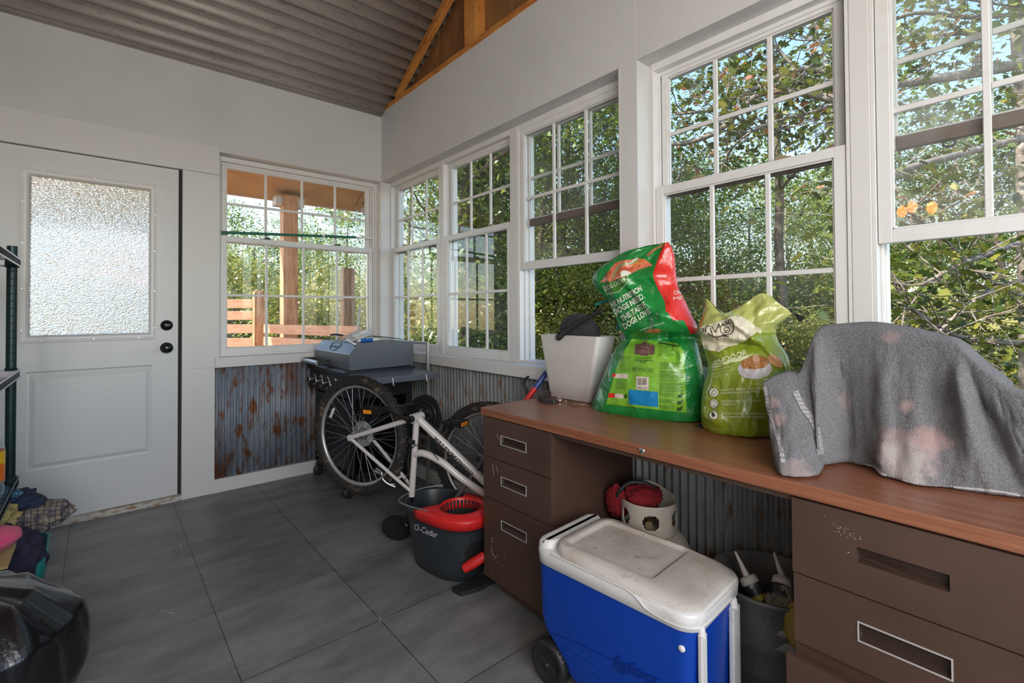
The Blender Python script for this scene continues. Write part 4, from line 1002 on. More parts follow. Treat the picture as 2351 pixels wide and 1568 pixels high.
BB = bpx(700, 552)
hz = lambda t, z: Vector((0, 0, CAMH))+(BO+BD*t+Vector((0, 0, z))-Vector((0, 0, CAMH)))*1.068
head_lo, head_hi = hz(.835, .292), hz(.822, .392)
st_end = bpx(672, 985)
b = MB().tube([BB-BN*.036, BB+BN*.036], .022, 20)
b.tube([BB, hz(.828, .352)], .0185, 18).tube([BB, st_end, st_end+(st_end-BB).normalized()*.02], .0150, 18)
b.tube(spline([bpx(688, 765), bpx(745, 762), bpx(850, 815, .02), bpx(960, 905, .05), hz(.832, .312)], 6), .0165, 16)
b.tube([head_lo, head_hi], .022, 18)
AXN, AXF = RC-BN*.060, RC+BN*.060
b.tube([BB-BN*.028, BB.lerp(AXN, .3)-BN*.012, AXN], [.011, .0125, .0095], 14).tube([BB+BN*.028, BB.lerp(AXF, .3)+BN*.012, AXF], [.011, .0125, .0095], 14)
ss = st_end+Vector((0, 0, .01))
b.tube([AXN, ss.lerp(AXN, .2)-BN*.012, ss-BN*.012], [.0085, .0085, .008], 12).tube([AXF, ss.lerp(AXF, .2)+BN*.012, ss+BN*.012], [.0085, .0085, .008], 12)
b.tube([ss.lerp(AXN, .22)-BN*.01, ss.lerp(AXF, .22)+BN*.01], .006, 10)
for A in (AXN, AXF): b.tube([A-BN*.004, A+BN*.004], .016, 14)
fr_ = build('frame', b, M_frame, bike, world=True)
ftree = bvh_of(b)
decal('lettering', bm_text('ROADMASTER', (1086.5, 1087), (999.5, 1000.5), 9, bold=True, shear=0, spacing=1.05), ftree, mat('dark print', (.05, .04, .05), .4), fr_, eps=.0008, maxlen=3)
decal('blue_sticker', bm_poly([(855, 1060), (862, 1067), (857, 1074), (849, 1067)]), ftree, mat('teal sticker', (.10, .40, .46), .4), fr_, eps=.0008, maxlen=3)
# fork, handlebar
b = MB().tube([head_lo, head_hi+Vector((.01, .02, .03))], .012, 12)
crown = hz(.82, .405)+Vector((.02, .03, 0)); fx = Vector((-fd.y, fd.x, 0))
for s_ in (-1, 1): b.tube([crown, crown+fx*.048*s_+Vector((.02, .03, 0)), FWC+fx*.050*s_], [.013, .013, .008], 12)
build('fork', b, M_blackm, bike, world=True)
b = MB().tube(spline([head_lo, head_lo+Vector((.05, .0, -.02)), (1.385, 1.655, .20), (1.40, 1.655, .13), (1.50, 1.655, .10), (1.60, 1.66, .06), (1.66, 1.665, .013)], 5), .011, 12)
build('handlebar', b, M_blackm, bike, world=True)
# cranks, rings, chain, pedals
M_grease = mat('oily black steel', (.03, .028, .027), .35, .6)
Mc = Matrix(((BD.x, 0, BN.x, BB.x), (BD.y, 0, BN.y, BB.y), (0, 1, 0, BB.z), (0, 0, 0, 1)))
b = MB()
for r_, z_ in ((.092, .066), (.074, .059), (.056, .052)):
    n_ = int(r_*480); pr_ = []
    for k in range(n_*2):
        a = PI*k/n_; q = r_*(1 if k % 2 else .955); pr_.append((q*math.cos(a), q*math.sin(a)))
    inn = [(.62*r_*math.cos(PI*k/n_), .62*r_*math.sin(PI*k/n_)) for k in range(n_*2)]
    for zz in (z_, z_+.002):
        b.grid([[Mc @ Vector((x, y, zz)) for x, y in pr_], [Mc @ Vector((x, y, zz)) for x, y in inn]], closed=True, smooth=False)
b.lathe([(.088, .070), (.098, .070), (.098, .072), (.088, .072), (.088, .070)], 48, M=Mc)
for k in range(5):
    b.box(0, .06, -.008, .008, .055, .062, 0, Mc @ Matrix.Rotation(2*PI*k/5+.3, 4, 'Z'))
build('chainring', b, M_grease, bike, world=True)
cn = bpx(500, 497, -.075); cf = bpx(893, 598, .085)
bbn, bbf = BB-BN*.055, BB+BN*.072
b = MB().tube([BB-BN*.034, BB-BN*.062], .017, 16).tube([bbn, bbn.lerp(cn, .25)-BN*.008, cn], [.015, .011, .010], 12, flat=.7)
build('crank_arm', b, M_grease, bike, world=True)
b = MB().tube([bbf, bbf.lerp(cf, .3)+BN*.008, cf], [.014, .011, .010], 12, flat=.7); build('crank_arm', b, M_grease, bike, world=True)
M_orange = mat('orange reflector', (.85, .28, .02), .3)
def pedal(c, s_):
    Mp = Matrix(((BD.x, BN.x, 0, c.x), (BD.y, BN.y, 0, c.y), (0, 0, 1, c.z), (0, 0, 0, 1)))
    b = MB(); y0, y1 = (-.10, -.012) if s_ < 0 else (.012, .10)
    frame = lambda x0, x1, ya, yb: b.box(x0, x1, ya, yb, -.011, .011, 0, Mp)
    frame(-.045, -.036, y0, y1); frame(.036, .045, y0, y1); frame(-.036, .036, y0, y0+.009); frame(-.036, .036, y1-.009, y1); frame(-.036, .036, (y0+y1)/2-.012, (y0+y1)/2+.012)
    for k in range(5):
        for x in (-.0405, .0405): b.box(x-.005, x+.005, y0+.006+k*.018, y0+.013+k*.018, -.015, .015, 0, Mp)
    p_ = build('pedal', b, M_grease, bike, world=True)
    build('reflector', (MB().box(-.022, .022, y0-.004, y0, -.008, .008, 0, Mp) if s_ < 0 else MB().box(.045, .0505, (y0+y1)/2-.026, (y0+y1)/2+.026, -.009, .009, 0, Mp)), M_orange, p_, world=True)
pedal(cn, -1); pedal(cf, 1)
# chain loop in the plane of the rings
rel = Mc.inverted() @ RC; fc = Vector((rel.x, rel.y)); loop = []
for k in range(13): a = PI*(.5-k/12)+0; loop.append(Mc @ Vector((.070*math.cos(a), .070*math.sin(a), .056)))
for k in range(13): a = PI*(1.5-k/12); loop.append(Mc @ Vector((fc.x+.042*math.cos(a), fc.y+.042*math.sin(a), .050)))
build('chain', MB().tube(loop, .0048, 6, closed=True), M_grease, bike, world=True)
# seat post, saddle, brake and cables
sdl = Vector((1.145, 2.235, .0)); stp = st_end+(st_end-BB).normalized()*.02
build('seat_post', MB().tube([stp, sdl+Vector((0, -.10, .125)), sdl+Vector((0, -.01, .09))], .0125, 14), M_blackm, bike, world=True)
M_fuzz = mat('black fleece saddle cover', (.008, .008, .009), .95, bump=(300, .8))
sb = build('saddle', blobmb(.046, .085, .058, .05, 2, 21, M=Matrix.Translation(sdl+Vector((-.002, .010, .055))) @ Matrix.Rotation(R(28), 4, 'Z')), M_fuzz, bike, world=True)
build('saddle_rail', MB().tube(spline([sdl+Vector((.02, -.06, .08)), sdl+Vector((.0, -.02, .105)), sdl+Vector((-.01, .03, .10)), sdl+Vector((-.0, .07, .075))], 5), .0035, 8), M_steel, sb, world=True)
b = MB().tube(spline([bpx(465, 850, -.04), bpx(495, 870, -.05), bpx(500, 905, -.05), bpx(530, 935, -.04), bpx(575, 955, -.02)], 5), .006, 8).tube(spline([bpx(505, 920, -.03), bpx(560, 940, -.03), bpx(590, 930, 0)], 4), .004, 6).tube([bpx(455, 865, -.03), bpx(500, 880, -.04)], .009, 10)
build('rim_brake', b, M_steel, bike, world=True)
b = MB().tube(spline([bpx(655, 890, -.02), bpx(648, 800, -.02), bpx(668, 735, -.03), bpx(720, 712, -.03), bpx(780, 745, -.02), bpx(828, 800, -.02)], 6), .0022, 6).tube(spline([bpx(665, 690, -.018), bpx(655, 760, -.02), bpx(650, 880, -.02), bpx(600, 950, -.02)], 6), .0022, 6).tube([bpx(735, 545, -.02), bpx(1085, 870, -.01)], .0012, 5)
build('cable', b, M_black, bike, world=True)
build('seat_tube_clamp', MB().tube([bpx(664, 690), bpx(700, 694)], .0185, 14), M_black, bike, world=True)
build('spindle_rod', MB().tube([bpx(335, 540, -.09), bpx(500, 528, -.09)], .0035, 8), M_grease, bike, world=True)
b = MB().tube([bpx(590, 510, .03), bpx(640, 480, .05), bpx(690, 475, .06)], .010, 8).box(-.02, .02, -.01, .01, -.02, .02, 0, Matrix.Translation(bpx(615, 505, .03)))
build('derailleur', b, M_grease, bike, world=True)

# ------------------------------------------------------------------ gas grill
M_grill = mat('slate grey grill enamel', (.105, .115, .135), .38, .25, bump=(400, .04), vary=(2, (.125, .135, .155), .4, .6))
M_gdark = mat('black grill cart', (.02, .022, .026), .45, .3)
gr = thing('gas_grill', (1.38, 3.2, 0), 'slate grey gas grill with folded-out side shelf in the corner', 'grill')
pf = [(1.162, .788), (1.602, .792), (1.602, .950), (1.215, .950), (1.162, .888)]
My = Matrix(((1, 0, 0, 0), (0, 0, 1, 0), (0, 1, 0, 0), (0, 0, 0, 1)))
lidg = build('grill_lid', MB().prism(pf, 2.900, 3.530, 0, My), M_grill, gr, world=True, bevel=.004)
# badge on the slanted face
sl = Vector((1.215-1.162, 0, .950-.888)).normalized(); nn = Vector((-sl.z, 0, sl.x))
def slp(y, s_): return Vector((1.162, y, .888))+sl*s_+nn*.0015
sh = [(3.14, .070), (3.215, .074), (3.29, .070), (3.285, .035), (3.26, .018), (3.215, .008), (3.17, .018), (3.145, .035)]
b = MB(); ring_ = spline([slp(y, s_) for y, s_ in sh], 4, closed=True); b.tube(ring_, .002, 6, closed=True)
b.tube([slp(3.17, .05), slp(3.20, .035), slp(3.23, .05), slp(3.26, .033)], .002, 6)
build('shield_badge', b, M_black, lidg, world=True)
hd = build('lid_handle', MB().tube([(1.085, 3.245, .815), (1.085, 3.545, .815)], .015, 18).tube([(1.085, 3.34, .815), (1.085, 3.45, .815)], .0165, 18), mat('satin silver grip', (.42, .43, .45), .35, .7), lidg, world=True)
for y_ in (3.235, 3.535): build('handle_bracket', MB().box(1.085, 1.163, y_, y_+.015, .80, .832), M_black, hd, world=True, bevel=.004)
build('firebox', MB().box(1.150, 1.615, 2.895, 3.535, .752, .785).box(1.175, 1.60, 2.92, 3.51, .60, .752), M_gdark, gr, world=True, bevel=.004)
build('front_ledge', MB().prism([(1.120, .752), (1.155, .752), (1.155, .790), (1.120, .782)], 2.875, 3.55, 0, My), M_gdark, gr, world=True, bevel=.004)
cp = build('control_panel', MB().prism([(1.135, .752), (1.175, .752), (1.175, .625), (1.118, .63)], 2.90, 3.53, 0, My), M_gdark, gr, world=True, bevel=.003)
for y in (3.03, 3.165, 3.29, 3.42):
    Mq = Matrix.Translation((1.126, y, .690)) @ Matrix.Rotation(R(-86), 4, 'Y') @ Matrix.Scale(1.2, 4)
    kb = build('knob', MB().lathe([(0, .036), (.016, .036), (.0205, .032), (.0225, .008), (.0235, 0)], 26, M=Mq), M_black, cp, world=True)
    build('knob_bezel', MB().lathe([(.0235, .003), (.031, .006), (.0325, .002), (.0325, -.004), (.0235, .003)], 30, M=Mq).lathe([(.0165, .0365), (.0195, .0345), (.0210, .030), (.0165, .0365)], 26, M=Mq), M_chrome, kb, world=True)
sf = build('side_shelf', MB().box(1.140, 1.595, 2.565, 2.888, .736, .772), M_grill, gr, world=True, bevel=.004)
for x in (1.28, 1.50):
    build('tool_hook', MB().tube(spline([(x, 2.558, .768), (x, 2.556, .748), (x, 2.552, .728), (x, 2.545, .722), (x, 2.538, .730)], 4), .003, 8).box(x-.008, x+.008, 2.5605, 2.565, .745, .768), M_steel, sf, world=True)
b = MB()
for x in (1.165, 1.56):
    for y in (2.92, 3.47): b.box(x, x+.04, y, y+.04, .075, .60)
b.box(1.165, 1.60, 2.92, 3.51, .11, .135)
build('cart_leg_frame', b, M_gdark, gr, world=True, bevel=.003)
build('cart_panel', MB().box(1.16, 1.17, 2.96, 3.47, .16, .60).box(1.59, 1.60, 2.96, 3.47, .14, .6).box(1.21, 1.56, 3.49, 3.50, .14, .6), mat('near black panel', (.012, .014, .018), .5), gr, world=True)
for x, y in ((1.165, 2.925), (1.575, 2.93), (1.18, 3.50), (1.575, 3.50)):
    c_ = build('caster', MB().lathe([(0, .014), (.012, .014), (.030, .012), (.036, .006), (.036, -.006), (.030, -.012), (.012, -.014), (0, -.014)], 24, M=Matrix.Translation((x, y, .036)) @ Matrix.Rotation(R(90), 4, 'X')), M_black, gr, world=True)
    build('caster_fork', MB().box(x-.014, x+.014, y-.020, y-.016, .03, .078).box(x-.014, x+.014, y+.016, y+.020, .03, .078).box(x-.016, x+.016, y-.022, y+.022, .074, .082), M_gdark, c_, world=True)
# things on the lid
gt = .9505
t = thing('grill_brush', (1.42, 2.99, gt), 'blue and white handled brush lying on the grill lid', 'brush')
pa, pb = onz(826, 782, gt+.012), onz(870, 779, gt+.012)
build('blue_handle', MB().tube([pa, pa.lerp(pb, .62)], .0125, 14), mat('bright blue plastic', (.01, .13, .45), .4), t, world=True)
build('white_end', MB().tube([pa.lerp(pb, .62), pb, pb+(pb-pa)*.12], [.011, .0115, .006], 14), M_white, t, world=True)
build('white_collar', MB().tube([pa-(pb-pa)*.10, pa], [.010, .011], 14), M_white, t, world=True)
c0 = onz(822, 783, gt)
o = build('white_rag', blobmb(.085, .05, .030, .35, 2.5, 31, fold=(.22, 3), M=Matrix.Translation((c0.x, c0.y, gt+.034)) @ Matrix.Rotation(R(-35), 4, 'Z') @ Matrix.Rotation(R(-18), 4, 'Y')), mat('white crumpled cloth', (.66, .67, .66), .9, bump=(60, .3))); tag(o, 'white crumpled rag lying on the grill lid behind the blue handle', 'rag')
t = thing('metal_spatula', (1.5, 3.3, gt), 'long dark spatula lying along the back of the grill lid', 'spatula')
q0, q1 = Vector((1.30, 3.36, gt+.034)), Vector((1.565, 2.98, gt+.012))
dd = (q1-q0).normalized(); sd2 = Vector((-dd.y, dd.x, 0))
bl = []
for i in range(13):
    f = i/12; w = .045*math.sin(PI*min(1, .12+f*.86))**.6; bl.append([q0.lerp(q1, f)+sd2*w*s_+Vector((0, 0, .012*math.sin(PI*f)*(1-abs(s_)*.3))) for s_ in (-1, -.5, 0, .5, 1)])
build('blade', MB().grid(bl), mat('dark blade steel', (.10, .10, .095), .3, .7), t, world=True, solid=.002)
build('handle', MB().tube([q0, q0-dd*.05+Vector((0, 0, .005)), q0-dd*.10], .007, 10), M_black, t, world=True)
t = thing('grill_tongs', (1.38, 3.2, gt), 'thin curved steel tongs beside the white rag on the grill lid', 'tongs')
b = MB().tube(spline([onz(786, 781, gt+.012), onz(795, 778, gt+.02), onz(804, 783, gt+.010), onz(815, 790, gt+.006)], 5), .004, 8).tube(spline([onz(788, 783, gt+.006), onz(800, 783, gt+.012), onz(812, 790, gt+.004)], 5), .004, 8)
build('arms', b, M_steel, t, world=True)
p0 = Vector((1.47, 3.535, .952)); p1 = ony(827, 703, 3.572)
o = build('aluminium_stick', MB().tube([p0, p1], .0085, 8, flat=.4), mat('pale aluminium', (.55, .56, .56), .35, .6)); tag(o, 'pale flat metal stick leaning on the far window behind the grill', 'stick')
t = thing('tubular_stand', (1.655, 3.0, 0), 'silver square-tube folding stand between the grill and the windows', 'stand')
b = MB()
ya, yb, zt = 2.80, 3.30, .93
for y in (ya, yb): b.box(1.645, 1.662, y-.009, y+.009, .0, zt)
b.box(1.645, 1.662, ya-.009, yb+.009, zt, zt+.017); b.box(1.645, 1.662, ya, yb, .30, .315)
build('leg_frame', b, mat('satin aluminium tube', (.46, .45, .43), .35, .6), t, world=True, bevel=.002)
o = build('window_bar', MB().tube([Vector((.605, WY+.072, 1.682)), Vector((1.52, WY+.072, 1.738))], .010, 14, 0).tube([Vector((1.52, WY+.072, 1.738)), Vector((1.662, WY+.072, 1.745))], .008, 12, 1).tube([Vector((1.26, WY+.072, 1.7205)), Vector((1.275, WY+.072, 1.7215))], .013, 12, 1), [mat('green enamelled bar', (.03, .16, .10), .4), M_white])
tag(o, 'thin green security bar wedged across the far window above its middle rail', 'security bar')
t = thing('garden_hook', (1.64, 1.78, 0), 'thin black metal prongs rising behind the left end of the desk', 'garden tool')
b = MB().tube([(1.64, 1.80, 0), (1.64, 1.80, .72)], .007, 8).tube(spline([(1.64, 1.80, .70), (1.645, 1.81, .74), (1.635, 1.825, .775), (1.64, 1.82, .80), (1.645, 1.80, .815)], 5), .006, 8).tube(spline([(1.64, 1.80, .70), (1.65, 1.70, .72), (1.65, 1.665, .75), (1.65, 1.665, .785)], 5), .005, 8)
build('prongs', b, M_blackm, t, world=True)

# ------------------------------------------------------------------ things on the desk
ZD = .748
M_bin = mat('dirty white bin plastic', (.60, .57, .54), .45, vary=[(3, (.50, .42, .38), .5, .75), (50, (.35, .3, .27), .70, .78)])
bin_ = thing('plastic_bin', (1.62, 1.45, ZD), 'square white plastic bin on the desk holding a dark padded bag', 'bin')
b0 = (1.580, 1.672, 1.352, 1.592); t0_ = (1.562, 1.690, 1.282, 1.636)
def rr4(q, z, i=0, r_=.02): return [(x, y, z) for x, y in rrect(q[0]+i, q[1]-i, q[2]+i, q[3]-i, max(.004, r_-i))]
def lerp4(f): return tuple(a+(c-a)*f for a, c in zip(b0, t0_))
rings = [rr4(lerp4(0), ZD+.001, .006), rr4(lerp4(.01), ZD+.005), rr4(lerp4(.3), ZD+.09), rr4(lerp4(.40), ZD+.112), rr4(lerp4(1), 1.032), rr4(lerp4(1), 1.036, .002), rr4(lerp4(1), 1.034, .005), rr4(lerp4(.4), ZD+.112, .005), rr4(lerp4(.03), ZD+.01, .005)]
build('bin_body', loft(MB(), rings), M_bin, bin_, world=True)
# padded bag in the bin
M_mesh = mat('dark ribbed mesh fabric', (.055, .055, .06), .75, bump=(1, 0))
N, L, P = nodes_of(M_mesh)
tc = N.new('ShaderNodeTexCoord'); wv = N.new('ShaderNodeTexWave'); wv.wave_type = 'BANDS'; wv.bands_direction = 'Z'; wv.inputs['Scale'].default_value = 38; wv.inputs['Distortion'].default_value = 4; wv.inputs['Detail'].default_value = 1; wv.inputs['Detail Scale'].default_value = .4
L.new(tc.outputs['Object'], wv.inputs['Vector']); bp = N.new('ShaderNodeBump'); bp.inputs['Distance'].default_value = .006; L.new(wv.outputs['Fac'], bp.inputs['Height']); L.new(bp.outputs[0], P.inputs['Normal'])
cr = N.new('ShaderNodeValToRGB'); cr.color_ramp.elements[0].color = (.02, .02, .022, 1); cr.color_ramp.elements[1].color = (.12, .115, .12, 1); L.new(wv.outputs['Fac'], cr.inputs[0]); L.new(cr.outputs[0], P.inputs['Base Color'])
pb_ = thing('padded_bag', (1.63, 1.45, .80), 'dark ribbed padded bag with a loose black strap stuffed in the white bin', 'bag')
cB = onx(1378, 748, 1.625)
M_ = Matrix.Translation((1.628, 1.445, 1.035)) @ Matrix.Rotation(R(12), 4, 'X')
build('padded_body', blobmb(.050, .112, .098, .05, 1.6, 41, nu=64, nv=48, M=M_), M_mesh, pb_, world=True)
build('lower_body', blobmb(.046, .11, .11, .04, 2, 43, M=Matrix.Translation((1.628, 1.45, .905))), M_black, pb_, world=True)
sp = spline([onx(1382, 712, 1.565), onx(1340, 735, 1.560), onx(1300, 762, 1.553), onx(1283, 777, 1.551), onx(1279, 768, 1.560), onx(1290, 768, 1.585), onx(1315, 775, 1.60)], 6)
b = MB(); rows = []
for i, q in enumerate(sp):
    t_ = (sp[min(i+1, len(sp)-1)]-sp[max(i-1, 0)]).normalized(); u_ = t_.cross(Vector((1, 0, 0))).normalized()*.0095
    rows.append([q+u_, q-u_])
build('strap', b.grid(rows), M_black, pb_, world=True, solid=.003)
build('teal_binding', MB().tube(spline([onx(1368, 700, 1.60), onx(1385, 693, 1.605), onx(1410, 690, 1.61), onx(1418, 720, 1.58), onx(1420, 760, 1.575)], 6), .005, 8), mat('teal cloth', (.02, .28, .33), .8), pb_, world=True)
# keys and scrub brush
t = thing('car_keys', (1.43, 1.43, ZD), 'bunch of keys with a black remote fob on the desk before the white bin', 'keys')
k0 = onz(1262, 925, ZD)
Mk_ = Matrix.Translation((k0.x, k0.y, ZD)) @ Matrix.Rotation(R(-62), 4, 'Z')
fob = build('key_fob', MB().prism(rrect(-.032, .032, -.017, .017, .012), .001, .015, 0, Mk_), M_black, t, world=True, bevel=.004)
k1 = onz(1285, 923, ZD)
b = MB().tube([k1+Vector((.009*math.cos(a*PI/8), .009*math.sin(a*PI/8), .014+.006*math.sin(a*PI/8))) for a in range(16)], .0016, 6, closed=True)
b.lathe([(.0, .013), (.010, .013), (.012, .006), (.010, 0), (0, 0)], 20, M=Matrix.Translation((k1.x, k1.y, ZD+.001)))
build('key_ring', b, M_chrome, t, world=True)
for i, (px, py, ln) in enumerate(((1300, 920, .055), (1310, 927, .060), (1322, 928, .05))):
    q = onz(px, py, ZD+.002+.002*i); Mq = Matrix.Translation((q.x, q.y, ZD+.001+.0028*i)) @ Matrix.Rotation(R(-100+25*i), 4, 'Z')
    build('key', MB().prism([(-.012, -.009), (.006, -.011), (.010, -.004), (ln-.004, -.004), (ln, 0), (ln-.004, .003), (.010, .003), (.006, .011), (-.012, .009)], 0, .0022, 0, Mq), mat('tarnished key brass', (.30, .22, .15), .4, .8), t, world=True)
t = thing('small_brush', (1.40, 1.52, ZD), 'small worn black bristle brush propped on the key bunch', 'brush')
q0, q1 = onz(1238, 915, ZD+.012), onz(1271, 896, ZD+.020)
b = MB().tube([q0, q0.lerp(q1, .5), q1], [.0095, .012, .0095], 12)
build('brush_core', b, M_black, t, world=True)
rng = np.random.default_rng(3); b = MB()
ax_ = (q1-q0).normalized(); u_ = ax_.orthogonal().normalized(); v_ = ax_.cross(u_)
for i in range(170):
    f = rng.uniform(.05, .98); a = rng.uniform(0, 2*PI); c = q0.lerp(q1, f); dr = u_*math.cos(a)+v_*math.sin(a); dr = dr if (c+dr*.018).z > ZD else -dr
    b.tube([c+dr*.008, c+dr*.0165+ax_*rng.normal()*.002], .0008, 3, caps=False)
o = build('bristles', b, mat('grey brown bristles', (.10, .08, .06), .8), t, world=True); o['kind'] = 'stuff'

# ------------------------------------------------------------------ pet food sacks
def film(name, col, rough=.22, coat=.5, vary=None, bump=None):
    m_ = mat(name, col, rough, coat=coat, vary=vary)
    N, L, P = nodes_of(m_)
    if not P.inputs['Normal'].is_linked:
        tc = N.new('ShaderNodeTexCoord'); prev = None
        for sc_, d_ in ((9, .02), (30, .005)):
            nz = N.new('ShaderNodeTexNoise'); nz.inputs['Scale'].default_value = sc_; nz.inputs['Detail'].default_value = 2; nz.inputs['Distortion'].default_value = .8; L.new(tc.outputs['Object'], nz.inputs['Vector'])
            a = N.new('ShaderNodeMath'); a.operation = 'SUBTRACT'; a.inputs[1].default_value = .5; L.new(nz.outputs['Fac'], a.inputs[0])
            b_ = N.new('ShaderNodeMath'); b_.operation = 'ABSOLUTE'; L.new(a.outputs[0], b_.inputs[0])
            c_ = N.new('ShaderNodeMath'); c_.operation = 'POWER'; c_.inputs[1].default_value = .55; L.new(b_.outputs[0], c_.inputs[0])
            bp = N.new('ShaderNodeBump'); bp.invert = True; bp.inputs['Strength'].default_value = .34; bp.inputs['Distance'].default_value = d_; L.new(c_.outputs[0], bp.inputs['Height'])
            if prev: L.new(prev.outputs[0], bp.inputs['Normal'])
            prev = bp
        L.new(prev.outputs[0], P.inputs['Normal'])
    return m_
M_dgreen = film('glossy green sack film', (.012, .24, .045), vary=[(3, (.008, .15, .03), .4, .7)])
M_lgreen = film('lime green sack print', (.20, .46, .035), .25)
M_sred = film('red sack film', (.70, .03, .02), .28)
M_prtw = mat('cream print', (.74, .78, .66), .4); M_prtd = mat('dark green print', (.03, .09, .02), .5)
cz = lambda x, y: (1200+x*.30608, 540+y*.30612)
def sack(rows, O, Nn, thick, mats_, mf=None, nu=44, nvs=9, crump=.010, seed=1, creases=(), seamw=.10):
    """rows: list of (L px, R px, half thickness, lean) traced on a vertical plane through O with normal Nn"""
    Ls = spline([onp(*cz(*r_[0]), O+Nn*r_[3], Nn) for r_ in rows], nvs); Rs = spline([onp(*cz(*r_[1]), O+Nn*r_[3], Nn) for r_ in rows], nvs)
    Ts = [v.x for v in spline([(r_[2], 0, 0) for r_ in rows], nvs)]
    nv = len(Ls); F = []; sd_ = Vector((seed*7.7, seed*1.3, 0))
    for j in range(nv):
        row = []
        for k in range(nu*2):
            s_ = k/nu if k < nu else 2-k/nu        # 0..1 front, back
            side = -1 if k < nu else 1
            c_ = 1-abs(2*s_-1)**2.6
            sm = max(0, c_)**.62
            w = Rs[j]-Ls[j]; p = Ls[j]+w*s_
            q = Vector((s_*3.0, j/nv*3.6, side*.7))+sd_
            cr_ = noise.noise(q*1.1)*.8 + (1-abs(noise.noise(q*1.6+Vector((5, 1, 2))))*2.2)*.7 + .35*(1-abs(noise.noise(q*3.9))*2)
            for (s0, v0, s1, v1, dep, wd) in creases:
                v = j/(nv-1); ab = Vector((s1-s0, v1-v0)); t_ = max(0, min(1, ((s_-s0)*ab.x+(v-v0)*ab.y)/ab.length_squared))
                dd = math.hypot(s_-s0-ab.x*t_, v-v0-ab.y*t_); cr_ += dep*math.exp(-(dd/wd)**2)
            p = p + Nn*side*(Ts[j]*sm + crump*cr_*min(1, sm*1.5))
            row.append(p)
        F.append(row)
    for k in range(nu*2):
        for j in range(3): F[j][k].z = max(F[j][k].z, ZD+.0012+.012*j)
    for row in F[:2]:
        pass
    for k in range(nu*2): F[0][k].z = ZD+.0015
    mb = MB().grid(F, closed=True, mf=mf)
    n = nu*2
    return mb, F
# --- dog food sack
Od = Vector((1.585, 1.055, ZD)); nd = Vector((.985, .172, 0)).normalized()
rowsd = [((522, 1312), (1342, 1415), .066, 0), ((530, 1262), (1368, 1335), .080, 0), ((590, 1100), (1368, 1180), .085, .0), ((648, 960), (1352, 1000), .078, 0), ((700, 850), (1320, 860), .060, .0), ((752, 770), (1300, 775), .034, .004),
         ((735, 700), (1310, 690), .060, .0), ((690, 590), (1262, 590), .066, 0), ((650, 500), (1210, 480), .058, .0), ((560, 410), (1165, 380), .048, .0), ((520, 320), (1148, 270), .036, .0), ((620, 215), (1140, 170), .024, 0), ((780, 120), (1118, 90), .012, .0), ((985, 78), (1092, 52), .004, 0)]
creases = [(.0, .36, 1.0, .40, -2.2, .035), (.45, .40, .95, .60, 2.2, .05), (.30, .98, .62, .58, 1.6, .05), (.55, .62, 1.0, .45, 1.5, .04), (.1, .40, .0, .60, 1.0, .04), (.62, .40, .80, .28, -1.5, .03), (.3, .75, .95, .75, 1.8, .035), (0.05, .80, .5, .92, 1.3, .04)]
def mfd(j, k):
    if k >= 44: return 1 if j > 64 else 0
    s_ = k/44
    return 1 if (s_ > .80 and j > 63) or (s_ > .84 and j > 58) or (s_ > .93 and j > 48) else 0
mbd, Fd = sack(rowsd, Od, nd, .08, None, mfd, crump=.0100, seed=3, creases=creases)
dog = thing('dog_food_sack', (Od.x, Od.y, ZD), 'tall shiny green dog food sack with folded-over top and red edge on the desk', 'food sack')
db = build('sack', mbd, [M_dgreen, M_sred], dog, world=True)
td = bvh_of(mbd)
c4 = lambda x, y: (1350+x*.15303, 760+y*.15306)      # lower label tracing frame
c3 = lambda x, y: (1350+x*.16581, 540+y*.16582)      # upper part tracing frame
P4 = lambda pts: bm_poly([c4(*p) for p in pts]); P3 = lambda pts: bm_poly([c3(*p) for p in pts])
lab = decal('back_label', [P4([(660, 115), (1330, 180), (1440, 300), (1480, 1225), (270, 1095), (470, 430)])], td, M_lgreen, db, eps=.0009, maxlen=5)
decal('blue_panel', [P4([(613, 878), (1052, 912), (1052, 1140), (618, 1095)])], td, film('blue print', (.005, .22, .50), .3), lab, eps=.0018, maxlen=6)
for pg_ in ([(728, 680), (915, 690), (912, 885), (722, 872)], [(425, 640), (602, 645), (600, 712), (380, 700)], [(410, 935), (535, 950), (530, 1015), (408, 1000)]): decal('white_patch', [P4(pg_)], td, mat('white pink patch', (.72, .60, .56), .4), lab, eps=.0018, maxlen=6)
bars = []; rb_ = random.Random(4); x = 750
while x < 880:
    w = rb_.choice((3, 4, 7)); bars.append(P4([(x, 700), (x+w, 700), (x+w, 808), (x, 806)])); x += w+rb_.choice((4, 5, 8))
decal('barcode', bars+[bm_text('17800-10031', c4(738, 862), c4(892, 868), 4)], td, M_prtd, lab, eps=.0024, maxlen=8)
decal('photo_print', [P4([(715, 200), (800, 200), (795, 355), (700, 350)]), P4([(805, 185), (860, 165), (920, 190), (905, 375), (785, 370)]), P4([(920, 205), (1005, 210), (995, 355), (915, 355)])], td, mat('purple brown photo print', (.10, .04, .05), .4, vary=(300, (.35, .22, .14), .52, .6)), lab, eps=.0018, maxlen=6)
lines = [P4([(1058, 165), (1372, 222), (1370, 245), (1056, 190)])]
def tl(x0, x1, y0, y1, n, h=5, slope=.03):
    for i in range(n):
        y = y0+(y1-y0)*i/max(1, n-1); xe = x1-rb_.uniform(0, .25)*(x1-x0)*(1 if i % 3 == 2 else .2)
        lines.append(P4([(x0, y), (xe, y+(xe-x0)*slope), (xe, y+(xe-x0)*slope+h), (x0, y+h)]))
